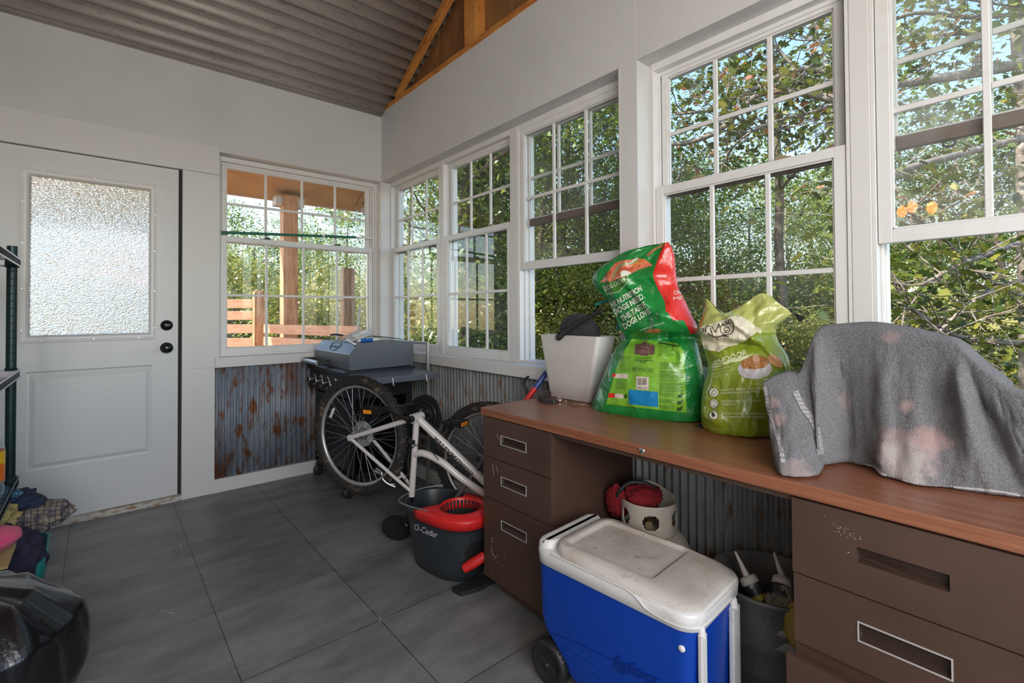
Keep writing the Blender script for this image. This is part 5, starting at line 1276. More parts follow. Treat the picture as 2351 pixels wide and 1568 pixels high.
tl(1060, 1300, 215, 365, 9); tl(1075, 1420, 470, 560, 7); tl(1075, 1440, 590, 690, 8); tl(1075, 1400, 710, 750, 3); tl(1075, 1440, 780, 900, 9); tl(1100, 1300, 925, 975, 4); tl(1100, 1300, 1020, 1070, 4); tl(1100, 1290, 1110, 1160, 4)
tl(480, 650, 375, 600, 13); tl(420, 600, 725, 860, 8); tl(755, 990, 550, 600, 4, 5, .05)
for y in (910, 1005, 1100): lines.append(P4([(1080, y), (1090, y), (1090, y+68), (1080, y+66)]))
lines += [bm_text('Look for the full line of', c4(725, 410), c4(955, 414), 2.8, bold=True), bm_text('Dog Chow Complete Adult', c4(705, 443), c4(975, 449), 2.8, bold=True), bm_text('dry dog food', c4(780, 470), c4(885, 474), 2.8, bold=True)]
for k_, (x, y) in enumerate(((1345, 935), (1340, 1030), (1330, 1125))):
    s_ = 1+.08*k_
    lines.append(P4([(x+dx*s_, y+dy*s_) for dx, dy in ((0, 60), (3, 30), (-2, 22), (8, 18), (50, 14), (62, 0), (72, -5), (82, 4), (76, 12), (70, 16), (66, 30), (64, 58), (58, 58), (56, 34), (22, 36), (14, 44), (10, 60))]))
lines.append(bm_stroke([c4(700+30*math.cos(a*PI/8), 570+34*math.sin(a*PI/8)) for a in range(17)], 1.0, 0)); lines.append(P4([(700, 545), (714, 575), (700, 592), (688, 575)]))
decal('small_print', lines, td, M_prtd, lab, eps=.0022, maxlen=6)
for pg_ in ([(312, 928), (408, 935), (405, 1002), (306, 994)], [(375, 640), (425, 640), (410, 690), (362, 685)]): decal('red_mark', [P4(pg_)], td, M_sred, lab, eps=.0024, maxlen=6)
decal('black_mark', [bm_ell(*c4(570, 978), 4.0, 4.6)], td, M_prtd, lab, eps=.0024)
# upper folded part
decal('orange_picture', [P3([(170, 655), (280, 505), (380, 380), (480, 350), (720, 320), (800, 345), (900, 420), (700, 480), (560, 560), (330, 640)])], td, film('orange pink print', (.72, .20, .10), .3, vary=[(30, (.50, .08, .04), .5, .6)]), db, eps=.0009, maxlen=5)
decal('white_shape', [P3([(455, 580), (450, 520), (490, 490), (545, 500), (610, 530), (560, 560)])], td, M_prtw, db, eps=.0022, maxlen=5)
decal('sage_swoosh', [bm_stroke([c3(345, 600), c3(390, 500), c3(450, 420), c3(560, 390), c3(640, 380), c3(690, 340)], 6)], td, film('sage print', (.30, .32, .14), .35), db, eps=.0020, maxlen=4)
decal('logo_patch', [P3([(205, 680), (545, 560), (565, 635), (430, 780), (265, 820)])], td, film('olive logo patch', (.05, .19, .02), .3), db, eps=.0014, maxlen=5)
up_ = (-.42, -.9)
wl_ = [bm_text('DOG CHOW', c3(248, 770), c3(525, 640), 11, up=(-.30, -.95)), bm_stroke([c3(205, 685), c3(265, 820), c3(432, 783), c3(566, 632), c3(545, 565)], 1.1, 0),
       bm_text('THE NUTRITION', c3(300, 1030), c3(755, 765), 12.5, bold=True, up=up_), bm_text('DOGS NEED.', c3(385, 1105), c3(790, 870), 12.5, bold=True, up=up_),
       bm_text('THE TASTE', c3(480, 1200), c3(808, 990), 12.5, bold=True, up=up_), bm_text('DOGS LOVE.', c3(515, 1300), c3(880, 1065), 12.5, bold=True, up=up_),
       bm_text('NATURAL', c3(610, 385), c3(700, 330), 6, bold=True, up=up_), bm_text('as important as what is inside', c3(735, 1320), c3(1060, 1215), 3.4, up=(-.3, -.95))]
decal('lettering', wl_, td, M_prtw, db, eps=.0022, maxlen=4)
decal('orange_lettering', [bm_text('COMPLETE', c3(620, 445), c3(800, 365), 7, bold=True, up=up_)], td, mat('yellow orange print', (.85, .32, .05), .4), db, eps=.0024, maxlen=4)
decal('red_side_lettering', [bm_text('ONE', c3(1185, 830), c3(1300, 815), 10, up=(0, -1)), bm_text('ME', c3(1180, 900), c3(1300, 890), 7, up=(0, -1))], td, M_prtw, db, eps=.002, maxlen=4)
for pg_ in ([(780, 1340), (850, 1300), (960, 1290), (1030, 1310), (960, 1355)], [(800, 285), (900, 190), (1090, 100), (1050, 150), (930, 210), (850, 285)]): decal('kibble_print', [P3(pg_)], td, mat('kibble print', (.30, .10, .03), .5, vary=(220, (.62, .32, .12), .5, .6)), db, eps=.0012, maxlen=5)
# --- cat food sack
Oc = Vector((1.575, .70, ZD)); ncv = Vector((.975, .222, 0)).normalized()
M_cgreen = film('olive green sack film', (.23, .30, .018), .28, vary=[(2.5, (.16, .23, .012), .4, .7)])
M_clight = film('pale green sack film', (.42, .45, .13), .25); M_ccream = film('cream sack film', (.68, .64, .48), .35)
rowsc = [((1400, 1462), (1900, 1498), .060, 0), ((1348, 1425), (1925, 1470), .075, 0), ((1340, 1300), (1945, 1330), .082, 0), ((1352, 1150), (1965, 1160), .074, 0), ((1388, 1010), (2010, 1010), .062, 0), ((1372, 900), (1985, 900), .052, 0),
         ((1340, 800), (1915, 790), .045, 0), ((1322, 690), (1905, 700), .046, 0), ((1345, 610), (1960, 640), .038, 0), ((1365, 540), (2015, 585), .020, 0), ((1368, 492), (2040, 545), .005, 0)]
cre = [(.0, .60, .8, .57, -2.0, .03), (.05, .68, .75, .60, 1.5, .03), (.3, .86, .8, .62, 2.0, .035), (.75, .62, 1.0, .40, 1.8, .04), (.0, .20, .35, .16, 1.0, .03), (.55, .95, .75, .70, -1.2, .04), (.45, .02, .6, .2, .8, .03)]
def mfc(j, k):
    s_ = k/44 if k < 44 else 2-k/44
    v = j/90
    if v < .66: return 0
    return 1
mbc, Fc = sack(rowsc, Oc, ncv, .08, None, mfc, crump=.0090, seed=11, creases=cre)
# the mouth of the sack sags between its two corners
mxv = len(Fc)
for i, v in enumerate(mbc.v):
    j = i//88; k = i % 88; s_ = k/44 if k < 44 else 2-k/44
    f = max(0, (j/(mxv-1)-.72)/.28)
    v.z += f*f*(.016*math.cos((s_-.68)*8)-.026*math.exp(-((s_-.22)/.12)**2)+.022*math.exp(-((s_-.68)/.14)**2))
cat = thing('cat_food_sack', (Oc.x, Oc.y, ZD), 'olive green cat food sack between the tall dog food sack and the towel', 'food sack')
cbk = build('sack', mbc, [M_cgreen, M_clight, M_ccream], cat, world=True)
tcq = bvh_of(mbc)
c5 = lambda x, y: (1590+x*.21044, 680+y*.21046)
P5 = lambda pts: bm_poly([c5(*p) for p in pts])
icons = []
for x, y in ((233, 1050), (236, 1172), (233, 1298)): icons.append(bm_ell(*c5(x, y), 9.6, 9.8))
decal('cream_patch', [P5([(78, 400), (60, 340), (110, 330), (330, 262), (440, 222), (525, 214), (640, 290), (765, 372), (700, 395), (600, 470), (480, 530), (340, 575), (300, 610), (180, 590), (110, 560), (170, 500), (95, 420)])], tcq, M_ccream, cbk, eps=.0014, maxlen=4)
decal('icon_discs', icons, tcq, mat('cream disc', (.72, .72, .58), .4), cbk, eps=.0012, maxlen=4)
ic = []
for x, y in ((233, 1050), (236, 1172), (233, 1298)): cxq, cyq = c5(x, y); ic.append(bm_stroke([(cxq+10.3*math.cos(a*PI/10), cyq+10.4*math.sin(a*PI/10)) for a in range(21)], 1.1, 0))
ic += [P5([(205, 1270), (225, 1262), (250, 1298), (240, 1318), (222, 1316)]), bm_stroke([c5(205, 1190), c5(210, 1150), c5(240, 1140), c5(268, 1160), c5(262, 1195), c5(215, 1200)], 1.2, 0), bm_stroke([c5(205, 1070), c5(235, 1020), c5(262, 1060), c5(210, 1075)], 1.4, 3)]
for pts in ([(110, 350), (128, 372), (118, 385)], [(150, 395), (145, 345), (175, 325), (205, 330)], [(195, 345), (205, 385), (225, 430), (245, 445)], [(215, 330), (250, 395), (262, 380), (290, 300)], [(290, 300), (300, 350), (330, 290), (340, 325), (370, 270), (385, 305), (405, 250)],
            [(410, 245), (445, 285), (455, 350), (430, 405), (380, 425), (330, 415), (305, 375), (310, 330), (340, 310)], [(345, 400), (400, 395), (405, 350), (370, 335), (345, 360), (365, 388), (385, 370)], [(165, 400), (215, 432), (270, 440), (330, 430), (400, 440)], [(262, 440), (275, 475)], [(350, 325), (385, 300), (430, 290)]):
    ic.append(bm_stroke([c5(*p) for p in pts], 2.0, 4))
decal('dark_drawing', ic, tcq, mat('dark brown print', (.04, .03, .02), .5), cbk, eps=.0022, maxlen=4)
tx = [bm_text('ADDED FIBER TO HELP', c5(310, 1035), c5(775, 1012), 4.4, bold=True, up=(0, -1)), bm_text('HAIRBALL CONTROL', c5(312, 1068), c5(738, 1048), 4.4, bold=True, up=(0, -1)),
      bm_text('PROMOTES HEALTHY', c5(318, 1160), c5(748, 1148), 4.4, bold=True, up=(0, -1)), bm_text('WEIGHT', c5(318, 1192), c5(475, 1190), 4.4, bold=True, up=(0, -1)),
      bm_text('CONTAINS 25 ESSENTIAL', c5(325, 1288), c5(840, 1290), 4.4, bold=True, up=(0, -1)), bm_text('VITAMINS AND MINERALS', c5(328, 1325), c5(850, 1328), 4.4, bold=True, up=(0, -1)),
      bm_text('INDOOR', c5(265, 745), c5(600, 632), 11, bold=True, up=(-.12, -1)), bm_text('100% Complete and', c5(215, 818), c5(430, 772), 4, shear=.2), bm_text('Balanced Nutrition', c5(212, 860), c5(428, 812), 4, shear=.2), bm_text('for Adult Cats', c5(205, 898), c5(372, 858), 4, shear=.2),
      bm_text('NET WT. 16 LB (7.26 kg)', c5(215, 1455), c5(470, 1450), 2.6), P5([(240, 705), (420, 690), (520, 700), (680, 620), (560, 700), (420, 725), (222, 790)])]
decal('lettering', tx, tcq, mat('pale olive print', (.58, .62, .36), .45), cbk, eps=.0018, maxlen=3)
decal('flavour_lettering', [bm_text('CHICKEN', c5(245, 738), c5(380, 712), 4, bold=True), bm_text('FLAVOR', c5(238, 768), c5(350, 745), 4, bold=True)], tcq, M_cgreen, cbk, eps=.0026, maxlen=3)
decal('bowl_print', [P5([(492, 790), (520, 735), (600, 700), (840, 720), (870, 800), (820, 870), (700, 905), (580, 895), (510, 850)])], tcq, mat('grey bowl print', (.50, .48, .50), .4), cbk, eps=.0018, maxlen=4)
decal('kibble_print', [P5([(525, 745), (560, 690), (700, 640), (800, 665), (840, 730), (790, 780), (680, 800), (560, 790)])], tcq, mat('kibble photo print', (.42, .18, .05), .4, vary=(260, (.18, .07, .02), .5, .58)), cbk, eps=.0024, maxlen=4)
decal('chicken_print', [P5([(820, 650), (880, 640), (960, 680), (980, 780), (900, 760), (840, 720)])], tcq, mat('grilled chicken print', (.62, .33, .16), .4, vary=(90, (.20, .08, .03), .56, .62, (.4, 3, 3))), cbk, eps=.0024, maxlen=4)
decal('greens_print', [P5([(810, 885), (900, 810), (1000, 790), (1010, 835), (900, 870), (820, 900)])], tcq, mat('greens print', (.08, .20, .03), .4, vary=(150, (.20, .36, .06), .5, .6)), cbk, eps=.0024, maxlen=4)
b = MB().prism([(1.535, .845), (1.520, .800), (1.528, .745), (1.555, .60), (1.590, .53), (1.68, .53), (1.68, .83), (1.60, .838)], ZD, ZD+.0022)
o = build('black_liner', b, M_black); tag(o, 'flat black plastic liner poking out under the cat food sack', 'plastic sheet')
cat_tab = build('loose_tab', MB().add([onx(1823, 717, 1.60), onx(1850, 730, 1.595), onx(1836, 739, 1.60), onx(1828, 729, 1.603)], [(0, 1, 2, 3)]).tube([onx(1812, 712, 1.602), onx(1825, 720, 1.60)], .0012, 5), M_black, cat, world=True, solid=.002)

# ------------------------------------------------------------------ towel over a crate
crate = thing('small_crate', (1.50, .27, ZD), 'small crate hidden under the grey towel, a red corner showing at the right', 'crate')
b = MB().box(1.52, 1.605, .17, .395, ZD+.001, 1.00)
build('crate_body', b, mat('grey crate plastic', (.35, .35, .37), .5), crate, world=True, bevel=.01)
build('red_insert', MB().box(1.425, 1.45, .030, .062, .875, .925), mat('red glossy insert', (.75, .04, .05), .3), crate, world=True, bevel=.006)
M_towel = mat('grey terry towel', (.20, .20, .21), .95, bump=(420, 1.0), sheen=.25)
N, L, P = nodes_of(M_towel)
tc = N.new('ShaderNodeTexCoord')
def spot(c, r_, nsc, prev, col, amt):
    vm = N.new('ShaderNodeVectorMath'); vm.operation = 'DISTANCE'; L.new(tc.outputs['Object'], vm.inputs[0]); vm.inputs[1].default_value = c
    nz = N.new('ShaderNodeTexNoise'); nz.inputs['Scale'].default_value = nsc; L.new(tc.outputs['Object'], nz.inputs['Vector'])
    ad = N.new('ShaderNodeMath'); ad.operation = 'MULTIPLY_ADD'; ad.inputs[1].default_value = r_*1.3; L.new(nz.outputs['Fac'], ad.inputs[0]); L.new(vm.outputs['Value'], ad.inputs[2])
    mr = N.new('ShaderNodeMapRange'); mr.interpolation_type = 'SMOOTHSTEP'; mr.inputs['From Min'].default_value = r_*1.15; mr.inputs['From Max'].default_value = r_*2.1; mr.inputs['To Min'].default_value = amt; mr.inputs['To Max'].default_value = 0
    L.new(ad.outputs[0], mr.inputs[0])
    mx = N.new('ShaderNodeMix'); mx.data_type = 'RGBA'; L.new(mr.outputs[0], mx.inputs['Factor']); L.new(prev, mx.inputs['A']); mx.inputs['B'].default_value = (*col, 1); return mx.outputs['Result']
nz = N.new('ShaderNodeTexNoise'); nz.inputs['Scale'].default_value = 260; nz.inputs['Detail'].default_value = 3; L.new(tc.outputs['Object'], nz.inputs['Vector'])
cr = N.new('ShaderNodeValToRGB'); cr.color_ramp.elements[0].position = .3; cr.color_ramp.elements[0].color = (.135, .135, .15, 1); cr.color_ramp.elements[1].position = .7; cr.color_ramp.elements[1].color = (.33, .33, .35, 1); L.new(nz.outputs['Fac'], cr.inputs[0])
cur = cr.outputs[0]
TO = Vector((1.45, .30, ZD))
t5 = lambda x, y: (1700+x*.54070, 720+y*.54082)
def tpt(x, y, X): return onx(*t5(x, y), X)
# columns: (top px, top X), (hem px on the desk)
cols = [((95, 300), 1.375, (150, 640)), ((130, 278), 1.385, (170, 675)), ((185, 262), 1.40, (205, 690)), ((245, 262), 1.415, (262, 697)), ((280, 190), 1.430, (318, 690)), ((303, 118), 1.440, (352, 655)), ((335, 73), 1.450, (366, 632)), ((390, 64), 1.455, (420, 636)), ((450, 60), 1.46, (482, 641)),
        ((560, 57), 1.46, (572, 650)), ((640, 70), 1.46, (612, 688)), ((720, 84), 1.46, (690, 712)), ((820, 108), 1.46, (790, 735)), ((905, 130), 1.455, (900, 742)), ((950, 165), 1.45, (1000, 750)), ((1000, 215), 1.445, (1090, 765)), ((1075, 275), 1.44, (1190, 787)), ((1130, 318), 1.44, (1290, 805)), ((1204, 356), 1.435, (1400, 830)), ((1290, 400), 1.43, (1500, 850))]
mids = {0: (.0, .1), 3: (.012, .5), 4: (.02, .5), 5: (-.03, .5)}
tops = spline([tpt(*c[0], c[1]) for c in cols], 6); hems = spline([onz(*t5(*c[2]), ZD+.005) for c in cols], 6)
nc = len(tops); NR = 34; rows = []
for j in range(NR+1):
    v = j/NR; row = []
    for i in range(nc):
        A, B_ = tops[i], hems[i]; u = i/6
        e = v**1.0
        # falls almost straight, then kicks out to the hem
        k_out = v**2.0*.55+v*.45
        p = Vector((A.x+(B_.x-A.x)*k_out, A.y+(B_.y-A.y)*(v*.8+v*v*.2), A.z+(B_.z-A.z)*v))
        env = math.sin(PI*min(1, v*1.12))**.7 if v < .89 else 1.0
        fold = .009*math.sin(u*1.5+.9*v*math.sin(u*.7))*(.3+v)+.006*math.sin(u*2.7+1.3+v*1.2)*v
        fold += .034*math.exp(-((u-5.6-.3*v)/.75)**2)-.026*math.exp(-((u-3.7-.2*v)/.55)**2)*min(1, v*2)-.020*math.exp(-((u-7.3)/.8)**2)*(.4+v)+.016*math.exp(-((u-10.2+.6*v)/.9)**2)*v
        fold += .034*math.exp(-((u-(13.2+1.6*v))/.55)**2)*min(1, v*4)*(1-.6*v)-.024*math.exp(-((u-(14.4+1.8*v))/.6)**2)*min(1, v*3)-.018*math.exp(-((u-(12.1+.6*v))/.7)**2)*min(1, v*3)
        fold += .010*noise.noise(Vector((u*1.2, v*3, 3)))+.006*noise.noise(Vector((u*3.5, v*6, 8)))
        p.x -= fold*min(1, v*2.5+.08)*(1 if v < .93 else .6)
        p.z = max(p.z, ZD+.004)
        row.append(p)
    rows.append(row)
# over the top and down behind the crate
back = []
for q, (dx, dz, dy) in enumerate(((.010, .006, 0), (.035, .010, 0), (.075, .008, .0), (.125, .0, 0), (.150, -.02, 0), (.158, -.07, 0), (.162, -.14, 0), (.165, -.24, 0))):
    back.append([Vector((min(1.66, a.x+dx*(1.05 if a.z > .97 else .55)), a.y+dy, max(ZD+.004, min(a.z+dz, a.z+dz if a.z > .97 else a.z+dz*.6))+.003*noise.noise(Vector((i*.12, q*.8, 1))))) for i, a in enumerate(tops)])
allr = list(reversed(back))+rows
tow = thing('grey_towel', tuple(TO), 'grey terry towel with bleached pink blotches draped over a crate on the desk', 'towel')
mbt = MB().grid(allr)
tb_ = build('terry_cloth', mbt, M_towel, tow, world=True, solid=.005)
ttr = bvh_of(mbt)
N, L, P = nodes_of(M_towel); tc = [n for n in N if n.bl_idname == 'ShaderNodeTexCoord'][-1]
for (x, y, X, r_, col, amt) in ((715, 600, 1.42, .052, (.62, .40, .42), .75), (700, 600, 1.42, .038, (.80, .74, .68), .95), (710, 670, 1.40, .034, (.80, .74, .70), .9), (800, 540, 1.43, .030, (.72, .46, .44), .8), (705, 395, 1.45, .014, (.70, .48, .48), .8), (645, 100, 1.46, .016, (.62, .45, .45), .6), (445, 370, 1.44, .020, (.48, .36, .36), .5),
                              (145, 380, 1.35, .014, (.66, .46, .44), .7), (155, 455, 1.34, .018, (.66, .46, .44), .8), (250, 670, 1.28, .030, (.62, .48, .46), .7), (135, 630, 1.30, .022, (.60, .50, .48), .7), (640, 520, 1.43, .022, (.52, .36, .37), .6)):
    _h = ttr.ray_cast(Vector((0, 0, CAMH)), _r(*t5(x, y)).normalized()); cur = spot(tuple((_h[0] if _h[0] else tpt(x, y, X))-TO), r_, 45, cur, col, amt)
L.new(cur, P.inputs['Base Color'])
M_band = mat('towel hem band', (.34, .33, .34), .9, bump=(1, 0)); N, L, P = nodes_of(M_band)
tc = N.new('ShaderNodeTexCoord'); wv = N.new('ShaderNodeTexWave'); wv.bands_direction = 'Z'; wv.inputs['Scale'].default_value = 32; L.new(tc.outputs['Object'], wv.inputs['Vector']); bp = N.new('ShaderNodeBump'); bp.inputs['Distance'].default_value = .003; L.new(wv.outputs['Fac'], bp.inputs['Height']); L.new(bp.outputs[0], P.inputs['Normal'])
decal('hem_band', [bm_stroke([t5(106, 312), t5(122, 385), t5(148, 480), t5(170, 560), t5(182, 640)], 9, 5), bm_stroke([t5(232, 330), t5(262, 400), t5(300, 450), t5(325, 520), t5(335, 600)], 14, 5)], ttr, M_band, tow, eps=.0045, maxlen=6)
decal('hem_edge', [bm_stroke([t5(395, 634), t5(480, 639), t5(572, 648), t5(612, 684), t5(690, 707), t5(790, 729), t5(900, 736), t5(1000, 744), t5(1100, 756), t5(1200, 776)], 5, 5)], ttr, mat('towel edge stitching', (.42, .40, .41), .9, bump=(200, .6)), tow, eps=.0045, maxlen=6)

# ------------------------------------------------------------------ left side: wire rack, jug, clothes, rubbish bag
M_rack = mat('dark green black coated wire', (.012, .035, .035), .35, .3)
rk = thing('wire_rack', (-.45, 2.6, 0), 'dark coated wire shelving rack by the door at the left edge', 'rack')
for x, y in ((-.285, 2.90), (-.62, 2.90), (-.285, 2.235), (-.62, 2.235)):
    b = MB().tube([(x, y, 0), (x, y, 1.43)], .0165, 20)
    for k_ in range(44): b.lathe([(.0165, 0), (.0173, .001), (.0173, .003), (.0165, .004)], 20, M=Matrix.Translation((x, y, .05+k_*.031)))
    b.lathe([(.017, 0), (.022, .0), (.022, .01), (.012, .012)], 20, M=Matrix.Translation((x, y, 0)))
    build('post', b, M_rack, rk, world=True)
M_rack_lit = mat('lit pale rack wire', (.34, .35, .40), .25, .8)  # paler copy for the upper shelves; light on the wires is in the colour
for z in (1.375, .905, .455):
    b = MB()
    for x in (-.262, -.64):
        for dz in (0, -.028): b.tube([(x, 2.215, z+dz), (x, 2.92, z+dz)], .0034, 8)
        pts = [(x, 2.215+.0172*i, z-(.028 if i % 2 else 0)) for i in range(42)]
        b.tube(pts, .0018, 5)
    for y in (2.215, 2.92):
        for dz in (0, -.028): b.tube([(-.64, y, z+dz), (-.262, y, z+dz)], .0034, 8)
    for i in range(28): y = 2.23+i*.0252; b.tube([(-.64, y, z+.002), (-.262, y, z+.002)], .0018, 5)
    for y in (2.5, 2.7): b.tube([(-.64, y, z-.004), (-.262, y, z-.004)], .003, 6)
    sh_ = build('shelf', b, M_rack_lit if z > .5 else M_rack, rk, world=True)
    b = MB()
    for x, y in ((-.285, 2.90), (-.62, 2.90), (-.285, 2.235), (-.62, 2.235)): b.lathe([(.0175, -.035), (.023, -.035), (.020, .012), (.0175, .012)], 20, M=Matrix.Translation((x, y, z)))
    for i_, (x, y) in enumerate(((-.285, 2.90), (-.62, 2.90), (-.285, 2.235), (-.62, 2.235))):
        build('shelf_collar', MB().lathe([(.0175, -.035), (.023, -.035), (.020, .012), (.0175, .012)], 20, M=Matrix.Translation((x, y, z))), M_rack, sh_, world=True)
M_jug = bpy.data.materials.new('clear jug plastic'); M_jug.use_nodes = True; _glass(M_jug, tcol=(.90, .95, .95), haze=.25)
jc = Vector((-.335, 2.58, .460))
jug = thing('clear_jug', jc, 'clear plastic jug with a yellow and orange label on the wire rack', 'jug')
build('jug_body', MB().lathe([(.0, .0), (.055, .0), (.066, .012), (.068, .05), (.064, .058), (.068, .066), (.068, .19), (.064, .20), (.066, .21), (.050, .245), (.028, .268), (.022, .275), (.022, .29)], 40), M_jug, jug)
build('yellow_cap', MB().lathe([(.0225, .272), (.026, .272), (.026, .300), (.022, .303), (0, .303)], 24), mat('yellow plastic', (.85, .45, .02), .4), jug)
lb_ = build('label', MB().lathe([(.0688, .075), (.0688, .182)], 40), mat('orange label', (.90, .17, .01), .4), jug)
b = MB(); rows = [[(.0692*math.cos(2*PI*k/60), .0692*math.sin(2*PI*k/60), z) for k in range(61)] for z in (0, .182)]
for k in range(61): rows[0][k] = (rows[0][k][0], rows[0][k][1], .132+.008*math.sin(k*.6))
build('yellow_band', b.grid(rows), mat('yellow label band', (.90, .52, .01), .4), lb_)
M_pink = mat('hot pink plush', (.80, .02, .16), .95, bump=(160, 1.0), sheen=.5)
o = build('pink_cushion', blobmb(.115, .085, .045, .10, 1.5, 51, M=Matrix.Translation((-.315, 2.375, .385))), M_pink); tag(o, 'hot pink fuzzy cushion poking out of the wire rack at the left edge', 'cushion')
o = build('cardboard_flap', MB().box(-.58, -.225, 2.26, 2.47, .318, .326), mat('tan cardboard', (.52, .38, .18), .8)); tag(o, 'tan cardboard sheet lying under the pink cushion', 'cardboard')
o = build('storage_crate', MB().box(-.56, -.30, 2.27, 2.46, .002, .316), mat('hidden grey box', (.08, .085, .10), .7), bevel=.01); tag(o, 'low dark box inside the bottom of the wire rack', 'box')
def plaid(name, c1, c2, c3, sc=26):
    m_ = mat(name, c1, .9, bump=(200, .4)); N, L, P = nodes_of(m_); tc = N.new('ShaderNodeTexCoord'); prev = None
    rgb = N.new('ShaderNodeRGB'); rgb.outputs[0].default_value = (*c1, 1); prev = rgb.outputs[0]
    for ax, c, s_, lo in (('X', c2, sc, .75), ('Z', c2, sc*.9, .75), ('X', c3, sc*2.1, .9), ('Y', c3, sc*1.9, .9)):
        wv = N.new('ShaderNodeTexWave'); wv.bands_direction = ax; wv.inputs['Scale'].default_value = s_*.32; wv.inputs['Distortion'].default_value = 1.2; wv.inputs['Detail'].default_value = 0; L.new(tc.outputs['Object'], wv.inputs['Vector'])
        mr = N.new('ShaderNodeMapRange'); mr.inputs['From Min'].default_value = lo-.12; mr.inputs['From Max'].default_value = lo; mr.inputs['To Max'].default_value = .65; L.new(wv.outputs['Fac'], mr.inputs[0])
        mx = N.new('ShaderNodeMix'); mx.data_type = 'RGBA'; L.new(mr.outputs[0], mx.inputs['Factor']); L.new(prev, mx.inputs['A']); mx.inputs['B'].default_value = (*c, 1); prev = mx.outputs['Result']
    L.new(prev, P.inputs['Base Color']); return m_
bk_ = thing('laundry_tub', (-.30, 2.68, 0), 'teal laundry tub under the heap of clothes beside the rack', 'tub')
build('tub_body', loft(MB(), [[(x, y, z) for x, y in rrect(-.52+i, -.165-i, 2.50+i, 2.86-i, .05)] for z, i in ((.0, .02), (.10, .0), (.215, -.01), (.22, .0), (.05, .02))], (True, True)), mat('teal plastic', (.01, .22, .22), .4), bk_, world=True)
cl = [('navy_jacket', (-.285, 2.58, .225), (.125, .11, .13), (.030, .030, .06), 'dark navy jacket hanging over the front of the clothes heap', 'jacket', 61, None, .22),
      ('grey_plaid_shirt', (-.215, 2.78, .310), (.115, .11, .055), None, 'grey and tan plaid shirt on the right side of the clothes heap', 'shirt', 63, ((.14, .12, .13), (.32, .26, .20), (.03, .03, .05)), .26),
      ('khaki_shirt', (-.300, 2.64, .375), (.065, .07, .05), (.50, .40, .16), 'khaki yellow cloth in the middle of the clothes heap', 'shirt', 66, None, .2),
      ('blue_plaid_shirt', (-.38, 2.72, .43), (.12, .12, .055), None, 'blue plaid shirt on top of the clothes heap', 'shirt', 68, ((.015, .07, .16), (.10, .28, .42), (.01, .015, .04)), .22),
      ('dark_jeans', (-.27, 2.81, .370), (.10, .08, .05), (.022, .035, .075), 'dark blue jeans behind the khaki cloth on the clothes heap', 'jeans', 70, None, .24),
      ('charcoal_tshirt', (-.385, 2.56, .33), (.10, .08, .06), (.06, .06, .065), 'charcoal t-shirt low in the clothes heap behind the rack post', 't-shirt', 72, None, .22)]
for nm, c, rr, col, lab_, cat_, seed, pl, amp in cl:
    m_ = plaid(nm+' cloth', *pl) if pl else mat(nm+' cloth', col, .9, bump=(220, .5), vary=(30, tuple(x*.6 for x in col), .45, .65))
    o = build(nm, blobmb(*rr, amp, 2.0, seed, nu=96, nv=64, fold=(.13, 1.7), M=Matrix.Translation(c), zmin=None), m_); tag(o, lab_, cat_, 'clothes heaped in the teal tub')
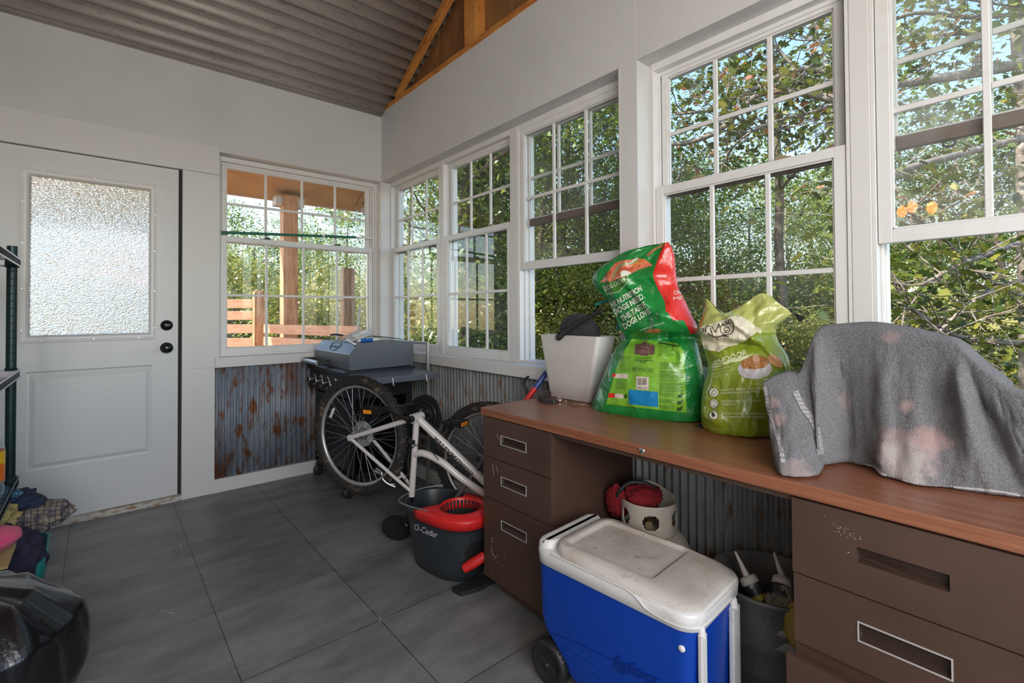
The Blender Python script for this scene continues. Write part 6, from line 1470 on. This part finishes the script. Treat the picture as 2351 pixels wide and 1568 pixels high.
# flaring hem of the plaid shirt
M_trash = mat('black rubbish bag film', (.006, .006, .008), .14, coat=.5, bump=(16, .55, (1, 1, .5)))
rows = []
for j in range(61):
    v = j/60; row = []
    for k in range(110):
        a = 2*PI*k/110
        rad = np.interp(v, [0, .04, .25, .6, .85, .97, 1], [.22, .28, .30, .285, .20, .09, .01]); z = .445*v**.84
        d_ = Vector((math.cos(a), math.sin(a), v*1.2)); f = noise.noise(d_*1.6+Vector((3, 1, 9)))*.09+(1-abs(noise.noise(Vector((math.cos(a)*2.6, math.sin(a)*2.6, v*1.3))))*2.4)*.05+(1-abs(noise.noise(Vector((math.cos(a)*6, math.sin(a)*6, v*2.2))))*2.4)*.018
        row.append(Vector((max(-.692, -.335+rad*(1+f)*math.cos(a)*.98), 1.885+rad*(1+f)*math.sin(a)*.92, max(.001, z+.03*f*v*6))))
    rows.append(row)
o = build('rubbish_bag', MB().grid(rows, closed=True), M_trash); tag(o, 'full glossy black rubbish bag on the floor in the lower left corner', 'rubbish bag')
# a few pale threads on the floor
for i, (pts, lab_) in enumerate((([(413, 1250), (419, 1268), (417, 1276), (422, 1284)], 'pale lint thread on the floor tiles nearest the door'), ([(178, 1240), (186, 1246), (200, 1250)], 'pale lint thread on the floor beside the heap of clothes'), ([(366, 1410), (372, 1402), (385, 1406), (400, 1407)], 'pale lint thread in the middle of the floor'), ([(868, 1420), (873, 1417), (875, 1423), (869, 1424)], 'tiny curled lint thread on a tile corner by the cooler'))):
    o = build('lint_thread', MB().tube(spline([onz(*p, .0015) for p in pts], 6), .0009, 5), mat('lint', (.6, .55, .45), .9)); tag(o, lab_, 'lint', 'lint threads on the floor')

# ------------------------------------------------------------------ warm floor lamp left of the photographer (its glow shows in the right-hand pane)
lp = thing('floor_lamp', (-.50, .68, 0), 'slim floor lamp with warm bulbs standing left of the photographer', 'lamp')
build('base', MB().lathe([(0, 0), (.13, 0), (.13, .015), (.02, .03), (0, .03)], 32), M_black, lp)
build('pole', MB().tube([(0, 0, .03), (0, 0, 1.70)], .012, 12), M_black, lp)
M_bulb = mat('warm bulb', (1, .6, .25), .5, emit=(1, .30, .05, 12))
for i in range(3):
    a = 2*PI*i/3
    build('bulb', MB().lathe([(0, .0), (.02, .01), (.03, .04), (.022, .065), (.012, .08), (0, .082)], 16, M=Matrix.Translation((.09*math.cos(a), .09*math.sin(a), 1.77))), M_bulb, lp)
build('arm', MB().tube([(.09, 0, 1.76), (0, 0, 1.70), (-.045, .078, 1.76)], .006, 8).tube([(0, 0, 1.70), (-.045, -.078, 1.76)], .006, 8), M_black, lp)
